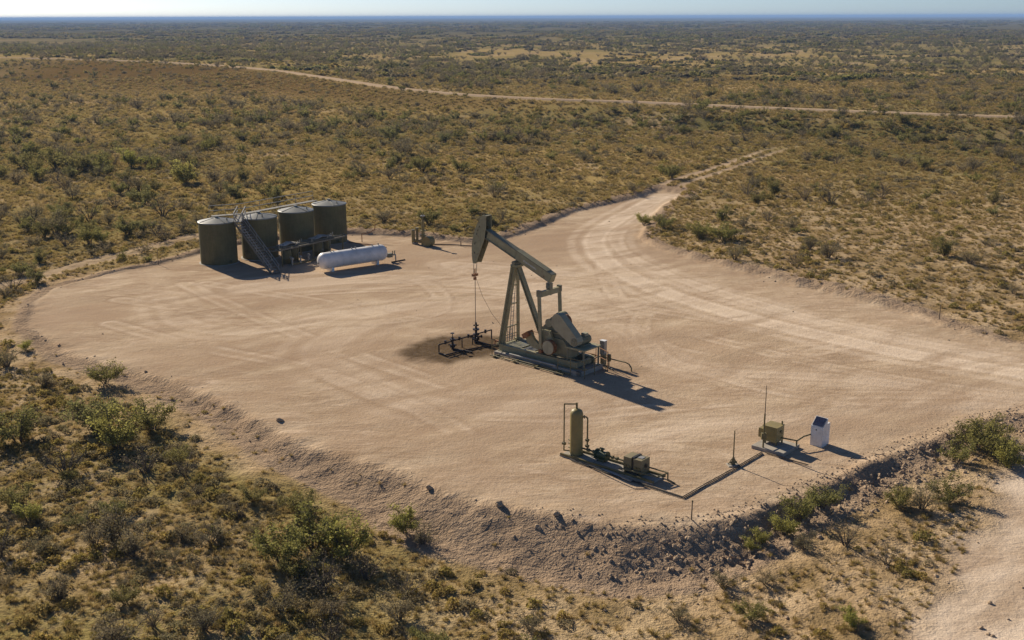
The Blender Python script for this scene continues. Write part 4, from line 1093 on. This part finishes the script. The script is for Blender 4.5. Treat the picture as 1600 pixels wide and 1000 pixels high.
# prototype meshes
KIND = {}   # name -> list of (stem mesh, leaf mesh)
def reg(kind, leafmat, items):
    KIND[kind] = []
    for (sv, sf), (lv, lf) in items:
        KIND[kind].append((np_mesh('stems', sv, sf, 'twig', True), np_mesh('foliage', lv, lf, leafmat)))
reg('green', 'leaf_green', [shrub(100+i, 1.0, 0.85, 8, 15, 2900, 0.040) for i in range(4)])
reg('bright', 'leaf_bright', [shrub(140+i, 1.0, 0.80, 8, 15, 3000, 0.040) for i in range(2)])
reg('grey', 'leaf_grey', [shrub(120+i, 1.0, 1.0, 10, 13, 2000, 0.034, 0.2) for i in range(4)])
reg('bare', 'leaf_grey', [shrub(160+i, 1.0, 0.9, 10, 11, 500, 0.035, 0.5) for i in range(3)])
def joined(name, stems, lv, lf, leafmat):
    """one mesh with twig and leaf materials for the small and far copies"""
    me = bpy.data.meshes.new(name)
    if stems is not None:
        sv, sf = stems
        V = np.concatenate([sv, lv]); Fa = sf.tolist()+(lf+len(sv)).tolist(); mi = [0]*len(sf)+[1]*len(lf)
    else:
        V = lv; Fa = lf.tolist(); mi = [1]*len(lf)
    me.from_pydata(V.tolist(), [], Fa)
    me.materials.append(MAT['twig']); me.materials.append(MAT[leafmat])
    me.polygons.foreach_set('material_index', mi)
    me.update()
    return me
protos = {}
def proto(key, me):
    o = bpy.data.objects.new(key, me); protos.setdefault(key, []).append(o)
for i in range(4):
    s_, l_ = shrub(300+i, 1.0, 0.85, 6, 9, 800, 0.075); proto('green', joined('green_scrub', s_, *l_, 'leaf_green'))
    s_, l_ = shrub(320+i, 1.0, 1.0, 8, 9, 520, 0.07, 0.2); proto('grey', joined('grey_scrub', s_, *l_, 'leaf_grey'))
    proto('dome', joined('low_bush', None, *dome(340+i, 0.8, 0.75, 240, 0.15), 'leaf_yellow'))
    proto('domeg', joined('low_grey_bush', None, *dome(360+i, 0.7, 0.8, 240, 0.13), 'leaf_grey'))
    proto('tuft', joined('grass_tuft', None, *tuft(380+i, 1.0, 46), 'grass'))
def far_patch(seed, mat):
    r = np.random.default_rng(seed); VV, FF, o = [], [], 0
    for k in range(9):
        lv, lf = dome(seed*10+k, r.uniform(0.9, 2.2), r.uniform(0.9, 2.0), 70, 0.75)
        lv = lv+np.array([r.normal(0, 4.5), r.normal(0, 3.0), 0]); VV.append(lv); FF.append(lf+o); o += len(lv)
    return joined('far_scrub_patch', None, np.concatenate(VV), np.concatenate(FF), mat)
for i in range(3):
    proto('patch', far_patch(400+i, 'leaf_green' if i else 'leaf_yellow')); proto('patchg', far_patch(420+i, 'leaf_grey'))
def rock_mesh(seed):
    r = np.random.default_rng(seed)
    import bmesh
    bm = bmesh.new(); bmesh.ops.create_icosphere(bm, subdivisions=2, radius=1.0)
    ph = r.uniform(0, 6, 6)
    for v in bm.verts:
        c = v.co
        k = 1+0.22*math.sin(c.x*2.7+ph[0])+0.20*math.sin(c.y*3.1+ph[1])+0.16*math.sin(c.z*3.6+ph[2]+c.x*2)
        v.co = Vector((round(c.x*k*3.5)/3.5*0.4+c.x*k*0.6, c.y*k*r.uniform(0.92, 1.08), c.z*k*0.7))
    me = bpy.data.meshes.new('stone'); bm.to_mesh(me); bm.free()
    me.materials.append(MAT['rock'])
    return me
ROCKS = [rock_mesh(i) for i in range(4)]
for me in ROCKS: proto('rock', me)

# ---- scatter
def project(x, y, z):
    v0, v1, v2 = x, y, z-CAM_H
    w = v1*math.cos(PITCH)-v2*math.sin(PITCH); b = v1*math.sin(PITCH)+v2*math.cos(PITCH)
    return 800+v0/w*FPX, 500-b/w*FPX, FPX/w
def unproject(px, py, z=0.0):
    """world spot of something that stands on ground of height z"""
    c_, s_ = math.cos(ROLL), math.sin(ROLL)
    xx, yy = px-800, -(py-500)
    xu, yu = xx*c_+yy*s_, -xx*s_+yy*c_
    dy = math.cos(PITCH)*FPX+math.sin(PITCH)*yu; dz = -math.sin(PITCH)*FPX+math.cos(PITCH)*yu
    t = (z-CAM_H)/dz
    return t*xu, t*dy
def field(density, y0, y1, seed, wide=0.60):
    """random spots in the wedge the scene covers, even per square metre"""
    r = np.random.default_rng(seed)
    area = wide*(y1*y1-y0*y0)+24*(y1-y0); n = int(area*density)
    y = np.sqrt(r.uniform(y0*y0, y1*y1, n)); x = r.uniform(-1, 1, n)*(wide*y+12)
    return x, y, r
def free_mask(x, y, m_pad=0.2, m_road=0.3):
    sd = poly_sd(PAD, x, y); lr = poly_sd(LOW_ROAD, x, y)
    tk_ = line_d(TRACK[:, :2], x, y); frd = np.abs(np.interp(x, FRx, FRs[:, 1])-y)
    tw = line_d(TRACK_W[:, :2], x, y)
    tm = (np.abs(tk_-1.35) > 0.7) | (y > 205)
    return (sd > m_pad) & (lr > m_road) & tm & (frd > 5) & ((tw > 0.9) | (y > 135)), sd
spots = {}   # key -> list of arrays (x,y,scale)
def put(key, x, y, s): spots.setdefault(key, []).append(np.stack([x, y, s], 1))
def clump(x, y, sc, seed): return fbm(x/sc, y/sc, 4, seed, 0.55)
BARE = lambda x, y: np.clip(0.75*sstep(-7, 5, x)*(1-sstep(58, 72, y)) + 0.6*sstep(16, 36, x)*sstep(80, 90, y)*(1-sstep(125, 185, y)), 0, 0.85)
def bankmask(x, y, sd, keep):
    bank = (sd < np.interp(y, [48, 70, 95, 130], [4.3, 4.0, 2.2, 1.3])+(fbm(x/2.5, y/2.5, 2, 301)-0.5)*2.4)
    return ~bank | keep
# grass tufts
for d, y0, y1, sd_k, lo, hi in ((10.0, 34, 75, 1, 0.13, 0.38), (5.5, 75, 135, 2, 0.18, 0.5), (2.4, 135, 230, 3, 0.3, 0.75), (0.6, 230, 420, 4, 0.5, 1.1)):
    x, y, r = field(d, y0, y1, sd_k)
    ok, sd = free_mask(x, y, 0.6, -0.4)
    c = clump(x, y, 6.5, 61)*0.55+clump(x, y, 1.7, 65)*0.45
    ok &= r.uniform(size=len(x)) < np.clip((c-0.27)*4.2, 0.06, 1)*(1-0.75*BARE(x, y))
    ok &= bankmask(x, y, sd, r.uniform(size=len(x)) < 0.04)
    put('tuft', x[ok], y[ok], r.uniform(lo, hi, ok.sum()))
# low rounded bushes, yellow and grey
for key, seed, k in (('dome', 11, 1.15), ('domeg', 21, 0.95)):
    for d, y0, y1, lo, hi in ((0.95, 34, 75, 0.16, 0.55), (0.55, 75, 135, 0.2, 0.65), (0.24, 135, 260, 0.3, 0.95), (0.055, 260, 520, 0.5, 1.3)):
        x, y, r = field(d*k, y0, y1, seed+int(y0))
        ok, sd = free_mask(x, y, 0.8, 0.6)
        c = clump(x, y, 9, 71 if key == 'dome' else 73)*0.6+clump(x, y, 2.3, 75)*0.4
        ok &= r.uniform(size=len(x)) < np.clip((c-0.40)*4.5, 0.03, 1)*(1-0.9*BARE(x, y))
        ok &= bankmask(x, y, sd, r.uniform(size=len(x)) < 0.03)
        # the brown mound below the far road stays almost bare
        u = r.uniform(size=ok.sum())**1.6
        put(key, x[ok], y[ok], lo+(hi-lo)*u)
# tall shrubs
for key, seed, k in (('green', 31, 0.55), ('grey', 41, 1.0)):
    for d, y0, y1, lo, hi in ((0.09, 34, 75, 0.5, 1.5), (0.085, 75, 140, 0.6, 1.8), (0.06, 140, 300, 0.7, 2.3), (0.026, 300, 620, 1.0, 2.8), (0.012, 620, 1100, 1.4, 3.2)):
        x, y, r = field(d*k, y0, y1, seed+int(y0))
        ok, sd = free_mask(x, y, 1.2, 0.9)
        c = clump(x, y, 21, 81)*0.6+clump(x, y, 5, 83)*0.4
        dd_ = np.interp(x, FRx, FRs[:, 1])-y
        mound = sstep(3, 12, dd_)*(1-sstep(0.9, 1.3, dd_/np.interp(x, [-150, -60, 0, 40, 100], [110, 36, 16, 12, 12])))
        left = 0.55+0.5*sstep(10, -25, x/np.maximum(y, 1)*100)
        ok &= r.uniform(size=len(x)) < np.clip((c-0.38)*5.0, 0.04, 1)*(1-0.85*BARE(x, y))*(1-0.9*mound)*left*np.where(y > 130, 0.35+1.1*sstep(0.66, 0.38, fbm(x/75, y/48, 3, 301)*1.0), 1.0)
        ok &= bankmask(x, y, sd, np.zeros(len(x), bool))
        put(key, x[ok], y[ok], lo+(hi-lo)*r.uniform(size=ok.sum())**1.5)
for key, seed, dn in (('domeg', 611, 1.1), ('dome', 612, 0.8)):
    x, y, r = field(dn, 34, 88, seed)
    ok, sd = free_mask(x, y, 0.8, 0.6)
    c = clump(x, y, 7, 613)*0.7+clump(x, y, 2, 614)*0.3
    ok &= (x < -7+4*(fbm(x/4, y/4, 2, 615)-0.5)) & (r.uniform(size=len(x)) < np.clip((c-0.44)*6, 0, 1))
    ok &= bankmask(x, y, sd, np.zeros(len(x), bool))
    put(key, x[ok], y[ok], 0.2+0.4*r.uniform(size=ok.sum())**1.5)
# thicket on the low bank below the far road, right of the track
x, y, r = field(0.10, 200, 300, 711)
dd_ = np.interp(x, FRx, FRs[:, 1])-y
ok = (x > -5) & (dd_ > 20) & (dd_ < 44) & (r.uniform(size=len(x)) < sstep(0.35, 0.6, clump(x, y, 12, 712))+0.15)
put('green', x[ok], y[ok], 0.7+0.9*r.uniform(size=ok.sum()))
# distant scrub patches
for key, seed in (('patch', 51), ('patchg', 56)):
    for d, y0, y1, lo, hi in ((0.0022, 380, 900, 0.4, 0.9), (0.0012, 900, 2200, 0.7, 1.3), (0.0004, 2200, 4800, 1.0, 2.0)):
        x, y, r = field(d, y0, y1, seed+int(y0), 0.56)
        c = clump(x, y*0.45, 170, 93)*0.65+clump(x, y, 40, 95)*0.35
        frd = np.interp(x, FRx, FRs[:, 1])-y
        ok = (r.uniform(size=len(x)) < np.clip((c-0.40)*5.5, 0.02, 1)) & (frd < -10)
        put(key, x[ok], y[ok], r.uniform(lo, hi, ok.sum()))
# stones: thick on the front and right banks, thin along every rim
x, y, r = field(30.0, 40, 75, 97)
sd = poly_sd(PAD, x, y); lr = poly_sd(LOW_ROAD, x, y)
pr = np.where((sd > -0.6) & (sd < 3.4) & (lr > -0.5), 0.03+0.85*sstep(-4, 10, x), 0)+np.where((sd > -3.5) & (sd <= -0.6), 0.02+0.05*sstep(0, 12, x), 0)
pr = pr+np.where((sd >= 3.4), 0.02, 0)
ok = r.uniform(size=len(x)) < pr
rs_ = 0.016+(0.05+0.085*sstep(-2, 10, x[ok]))*r.uniform(size=ok.sum())**3.2
put('rock', x[ok], y[ok], np.where(sd[ok] < -0.6, np.minimum(rs_, 0.035), np.where(sd[ok] < 0.7, np.minimum(rs_, 0.065), rs_)))
x, y, r = field(2.2, 70, 135, 98)
sd = poly_sd(PAD, x, y)
ok = r.uniform(size=len(x)) < np.where((sd > -0.5) & (sd < 1.8), 0.35, np.where(sd > 1.8, 0.03, 0.012))
put('rock', x[ok], y[ok], 0.02+0.09*r.uniform(size=ok.sum())**3)

# ---- single shrubs that can be told apart: spot, height, kind, label
HERO = [
 (35,264,3.0,'green','leftmost olive bush in the green row far left of the tanks'), (88,264,3.2,'green','second olive bush from the left in the green row beyond the pad'),
 (118,268,3.0,'green','third bush from the left in the green row beyond the pad'), (158,260,2.6,'green','middle bush of the green row far left of the tanks'),
 (205,262,3.0,'bright','rightmost bush of the green row far left of the tanks'), (290,288,3.3,'bright','bright green bush standing alone beyond the tanks'),
 (60,282,2.2,'green','low olive bush just in front of the distant green row'), (200,300,2.6,'bare','twiggy grey bush below the bright green bush beyond the tanks'),
 (218,300,2.2,'grey','dark grey bush touching the twiggy bush beyond the tanks'), (255,338,2.6,'bare','big twiggy bush behind the left tank'),
 (140,345,2.4,'bare','twiggy bush in the field left of the tanks, nearest the tanks row'), (88,365,2.4,'grey','dark grey bush in the field left of the tanks'),
 (52,350,2.2,'grey','grey bush at the far left behind the narrow track'), (140,380,2.0,'green','olive bush beside the narrow track left of the tanks'),
 (612,220,3.2,'green','lone bush far beyond the valve tree'), (632,245,3.0,'grey','grey bush a little nearer than the lone bush beyond the valve tree'),
 (660,268,2.6,'green','olive bush beyond the back rim above the horse head'), (670,350,1.9,'green','spindly green bush just behind the valve tree'),
 (1006,352,1.4,'bright','spindly green bush at the bend of the back track'), (1035,345,1.3,'bare','thin bush beside the bend of the back track'),
 (1128,345,1.6,'green','round olive bush in the field right of the back track'), (1200,345,1.5,'bare','twiggy bush in the field right of the back track'),
 (1515,412,1.5,'grey','lone grey bush in the sparse field above the right rim'), (20,455,1.6,'bare','spindly bush at the left edge of the photo by the narrow track'),
 (40,548,0.8,'bright','low bright bush at the toe of the left bank'), (30,690,2.0,'green','dark green bush at the left edge, below the bank'),
 (70,604,1.2,'grey','grey bush high in the left thicket'), (165,600,1.5,'green','green bush nearest the left bank in the thicket'),
 (150,672,2.2,'green','tall green bush in the middle of the left thicket'), (182,700,2.1,'bright','brightest green bush in the left thicket'),
 (238,672,1.8,'green','green bush on the right side of the left thicket'), (228,738,1.7,'bare','twiggy grey bush below the left thicket'),
 (105,745,1.7,'bare','twiggy bush left below the left thicket'), (290,745,1.3,'bare','thin twiggy bush right of the left thicket'),
 (45,815,1.1,'bright','small bright bush low at the left edge'), (20,790,1.2,'green','bush half cut by the left edge of the photo'),
 (150,850,1.3,'grey','wide grey bush below the left thicket'), (285,842,0.8,'grey','round grey bush alone on bare sand'),
 (440,878,1.8,'green','left bush of the big foreground clump'), (490,858,1.9,'green','tall back bush of the big foreground clump'),
 (545,872,1.8,'bright','bright right bush of the big foreground clump'), (505,925,1.7,'bare','twiggy front bush of the big foreground clump'),
 (572,905,1.3,'bare','bare twiggy bush at the right end of the foreground clump'), (632,832,1.2,'bright','spindly green bush at the toe of the front bank'),
 (660,850,0.9,'grey','grey bush beside the spindly bush at the bank toe'), (515,962,1.1,'grey','grey bush below the big foreground clump'),
 (440,955,1.1,'grey','grey bush below and left of the big foreground clump'), (320,985,1.1,'grey','grey bush at the bottom edge of the photo'),
 (635,930,1.0,'bare','small twiggy bush on the sand right of the foreground clump'), (830,985,0.9,'grey','grey bush at the bottom edge below the front bank'),
 (1060,970,0.8,'grey','small grey bush on the sand below the right bank'), (1130,918,0.8,'grey','low grey bush below the stony right bank'),
 (1195,912,0.7,'grey','low grey bush right of another below the stony bank'), (1330,978,0.8,'bright','small green bush at the bottom, left of the dirt road'),
 (1555,712,1.7,'green','tall green bush at the right end of the bank'), (1520,700,1.5,'green','green bush on the right end of the bank, left of the tallest'),
 (1575,730,1.5,'bright','bright bush at the right edge beside the bank end'), (1495,722,1.2,'green','bush leftmost in the green cluster at the bank end'),
 (1545,688,1.3,'green','upper bush of the green cluster at the bank end'), (1250,815,1.3,'green','dark bush on the slope of the right bank'),
 (1285,795,1.2,'green','dark bush on the right bank above another'), (1225,835,1.0,'bright','olive bush at the foot of the right bank'),
 (1190,852,0.7,'bright','small round olive bush at the bank foot, left one of two'), (1172,862,0.6,'bright','smallest round olive bush at the bank foot'),
 (1440,795,1.2,'grey','wide bush on the sand below the right bank'), (1480,785,1.2,'green','right bush of the pair below the right bank'),
 (1405,792,1.1,'green','left bush of the group below the right bank'), (1322,852,1.3,'bare','bare twiggy bush below the right bank'),
 (1385,882,1.0,'bare','spiky twiggy bush alone on the sand near the dirt road'), (1255,858,0.9,'grey','pale grey bush at the foot of the right bank')]
def place_shrub(x, y, h, kind, label, group, rr_):
    i = rr_.integers(len(KIND[kind]))
    st, lf = KIND[kind][i]
    nm = {'green': 'mesquite_shrub', 'bright': 'green_shrub', 'grey': 'grey_shrub', 'bare': 'twiggy_shrub'}[kind]
    t = thing(nm, label, 'shrub', (x, y, zat(x, y)-0.03), rr_.uniform(0, 6.28), group)
    t.scale = (h*rr_.uniform(0.95, 1.25), h*rr_.uniform(0.95, 1.25), h)
    for n_, me in (('stems', st), ('foliage', lf)):
        o = bpy.data.objects.new(n_, me); COL.objects.link(o); o.parent = t
hr_ = np.random.default_rng(77)
hero_xy = []
for px, py, h, kind, lab in HERO:
    z0 = 0.0
    for _ in range(4):
        x, y = unproject(px, py, z0); z0 = zat(x, y)
    hero_xy.append((x, y))
    place_shrub(x, y, h, kind, lab, None, hr_)
hero_xy = np.array(hero_xy)
# the next largest shrubs of the scatter are single things too; the rest stays one mass
LAND = [('near left tank', -29, 109), ('far right tank', -19.6, 119.5), ('white tank', -15.3, 107.7), ('valve tree', -9.6, 117.6), ('bend of the back track', 13, 124),
        ('far end of the back track', 46, 200), ('middle of the back track', 30, 171), ('right rim stake', 33.9, 85.8), ('left corner of the pad', -40, 94), ('front stake', 8.6, 49.7),
        ('right end of the bank', 31, 64), ('near dirt road', 19, 44), ('white solar cabinet', 17.4, 59.2), ('left bank', -24, 70), ('front bank', 0, 49.5), ('narrow left track', -42.5, 108),
        ('bright bush beyond the tanks', *unproject(290, 288)), ('distant green row', *unproject(120, 265)), ('lone bush past the valve tree', *unproject(612, 220)),
        ('left thicket', -27.5, 61), ('foreground clump', -8.3, 46.2), ('lone bush above the right rim', *unproject(1515, 412)), ('back rim behind the horse head', -4, 119), ('gravel road', 32, 280)]
def where(x, y):
    n_, lx, ly = min(LAND, key=lambda q: math.hypot(x-q[1], (y-q[2])*0.6))
    dx, dy = x-lx, (y-ly)*0.6; d = math.hypot(dx, dy)
    far_w = 'just ' if d < 0.04*y else ('' if d < 0.10*y else 'well ')
    if abs(dx) > 2*abs(dy): dr = 'left of' if dx < 0 else 'right of'
    elif abs(dy) > 2*abs(dx): dr = 'beyond' if dy > 0 else 'in front of'
    else: dr = ('beyond and ' if dy > 0 else 'in front and ')+('left of' if dx < 0 else 'right of')
    return (far_w if len(n_.split()) < 4 else '')+dr+' the '+n_
cand = []
for key in ('green', 'grey'):
    A = np.concatenate(spots[key])
    near = np.min(np.hypot(A[:, 0:1]-hero_xy[None, :, 0], A[:, 1:2]-hero_xy[None, :, 1]), axis=1)
    A = A[near > 0.7]
    px, py, sc_ = project(A[:, 0], A[:, 1], np.zeros(len(A)))
    size = np.where((px > -15) & (px < 1615) & (py < 1010), sc_*A[:, 2], 0)
    cand.append((key, A, size))
allsz = np.sort(np.concatenate([c[2] for c in cand]))[::-1]
thr = allsz[300-len(HERO)]
entries = []
for key, A, size in cand:
    big = size > thr
    for x, y, s in A[big]:
        kind = key if key == 'green' else ('grey' if hr_.uniform() < 0.6 else 'bare')
        w = ('tiny ' if s < 0.62 else 'low ' if s < 0.85 else 'tall ' if 1.4 < s < 1.9 else 'very tall ' if s >= 1.9 else 'mid-sized ' if s < 1.1 else '')
        w += {'green': 'olive green bush ', 'grey': 'grey-brown bush ', 'bare': 'twiggy grey bush '}[kind]
        entries.append([w+where(x, y), x, y, s, kind])
    spots[key] = [A[~big]]
same = {}
for e in entries: same.setdefault(e[0], []).append(e)
ORD = ['leftmost', 'second', 'third', 'fourth', 'fifth', 'sixth', 'seventh', 'eighth']
for lab, es in same.items():
    es.sort(key=lambda e: e[1]/e[2])
    for k, e in enumerate(es):
        l = lab
        if len(es) > 1:
            l = lab+', '+('leftmost' if k == 0 else 'rightmost' if k == len(es)-1 else ORD[k]+' from left')
        while len(l.split()) > 16:
            for cut in ('mid-sized ', 'just ', 'well ', 'grey-', 'tall ', 'very '):
                if cut in l: l = l.replace(cut, '', 1); break
            else: break
        place_shrub(e[1], e[2], e[3], e[4], l, 'bushes scattered over the scrubland', hr_)
# single boulders
BL = [(438,658,0.2,'dark boulder on the crest of the left bank'), (672,764,0.2,'pale upright stone on the front bank'), (780,792,0.22,'dark boulder on the crest of the front bank'),
      (870,805,0.17,'pale boulder pile on the front crest, right of the dark boulder'), (841,850,0.18,'pale boulder low on the front bank'),]
for i, (px, py, s, lab) in enumerate(BL):
    z0 = 0.0
    for _ in range(4):
        x, y = unproject(px, py, z0); z0 = zat(x, y)
    o = bpy.data.objects.new('boulder', ROCKS[i % 4]); COL.objects.link(o)
    o.location = (x, y, z0+s*0.3); o.scale = (s, s*0.85, s*0.9); o.rotation_euler = (0.3*i, 0.2, i*1.3)
    tag(o, lab, 'boulder', 'boulders on the pad banks')

# ---- instancing of the uncountable rest
def scatter(name, key, label, cat, slope_align=False):
    P = np.concatenate(spots[key]); n = len(P)
    r = np.random.default_rng(abs(hash_name(name)))
    z = height(P[:, 0], P[:, 1])[0]-0.02
    me = bpy.data.meshes.new(name)
    me.vertices.add(n); me.vertices.foreach_set('co', np.stack([P[:, 0], P[:, 1], z], 1).astype(np.float32).ravel())
    sc = np.stack([P[:, 2]*r.uniform(0.85, 1.25, n), P[:, 2]*r.uniform(0.85, 1.25, n), P[:, 2]*r.uniform(0.75, 1.1, n)], 1)
    tilt = 3.0 if key == 'rock' else 0.12
    rot = np.stack([r.uniform(-tilt, tilt, n), r.uniform(-tilt, tilt, n), r.uniform(0, 6.283, n)], 1)
    for nm, val in (('scl', sc), ('rot', rot)):
        a = me.attributes.new(nm, 'FLOAT_VECTOR', 'POINT'); a.data.foreach_set('vector', val.astype(np.float32).ravel())
    a = me.attributes.new('idx', 'INT', 'POINT'); a.data.foreach_set('value', r.integers(0, len(protos[key]), n).astype(np.int32))
    me.update()
    o = bpy.data.objects.new(name, me); COL.objects.link(o)
    coll = bpy.data.collections.new(name+'_kinds')
    for p in protos[key]: coll.objects.link(p)
    ng = bpy.data.node_groups.new(name, 'GeometryNodeTree')
    ng.interface.new_socket('Geometry', in_out='INPUT', socket_type='NodeSocketGeometry')
    ng.interface.new_socket('Geometry', in_out='OUTPUT', socket_type='NodeSocketGeometry')
    gi, go = ng.nodes.new('NodeGroupInput'), ng.nodes.new('NodeGroupOutput')
    iop = ng.nodes.new('GeometryNodeInstanceOnPoints')
    ci = ng.nodes.new('GeometryNodeCollectionInfo')
    ci.inputs['Collection'].default_value = coll
    ci.inputs['Separate Children'].default_value = True
    ci.inputs['Reset Children'].default_value = True
    def na(nm, dt):
        q = ng.nodes.new('GeometryNodeInputNamedAttribute'); q.data_type = dt; q.inputs['Name'].default_value = nm
        return q.outputs['Attribute']
    L = ng.links.new
    L(gi.outputs[0], iop.inputs['Points']); L(ci.outputs[0], iop.inputs['Instance'])
    iop.inputs['Pick Instance'].default_value = True
    L(na('idx', 'INT'), iop.inputs['Instance Index'])
    e2r = ng.nodes.new('FunctionNodeEulerToRotation')
    L(na('rot', 'FLOAT_VECTOR'), e2r.inputs[0]); L(e2r.outputs[0], iop.inputs['Rotation'])
    L(na('scl', 'FLOAT_VECTOR'), iop.inputs['Scale'])
    L(iop.outputs[0], go.inputs[0])
    mod = o.modifiers.new('scatter', 'NODES'); mod.node_group = ng
    tag(o, label, cat, None, 'stuff')
    print(name, n)
    return o
def hash_name(s): return sum((i+1)*ord(c) for i, c in enumerate(s))
scatter('dry_grass', 'tuft', 'dry straw and ochre grass tufts over the scrubland', 'grass')
scatter('low_yellow_scrub', 'dome', 'low yellow-green bushes over the scrubland', 'scrub')
scatter('low_grey_scrub', 'domeg', 'low grey-brown bushes over the scrubland', 'scrub')
scatter('green_scrub', 'green', 'olive green shrubs thinning into the distance', 'scrub')
scatter('grey_scrub', 'grey', 'grey twiggy shrubs thinning into the distance', 'scrub')
scatter('distant_green_scrub', 'patch', 'far-off green brush reading as one mass', 'scrub')
scatter('distant_grey_scrub', 'patchg', 'far-off grey brush reading as one mass', 'scrub')
scatter('loose_stones', 'rock', 'loose stones and clods on the pad banks', 'stones')


# ================================================================== haze over the far plain
hz = MB().box((-37000, -400, -8), (37000, 37000, 34)).mesh('haze', 'dirt')
hm = bpy.data.materials.new('haze_air'); hm.use_nodes = True
hn = hm.node_tree; hn.nodes.remove(hn.nodes['Principled BSDF'])
pv = hn.nodes.new('ShaderNodeVolumePrincipled')
pv.inputs['Color'].default_value = (0.36, 0.58, 0.98, 1)
pv.inputs['Density'].default_value = 0.00012
pv.inputs['Anisotropy'].default_value = 0.0
hn.links.new(pv.outputs[0], hn.nodes['Material Output'].inputs['Volume'])
hz.materials.clear(); hz.materials.append(hm)
hzo = bpy.data.objects.new('haze', hz); COL.objects.link(hzo)
tag(hzo, 'thin blue haze over the far plain', None, None, 'stuff')
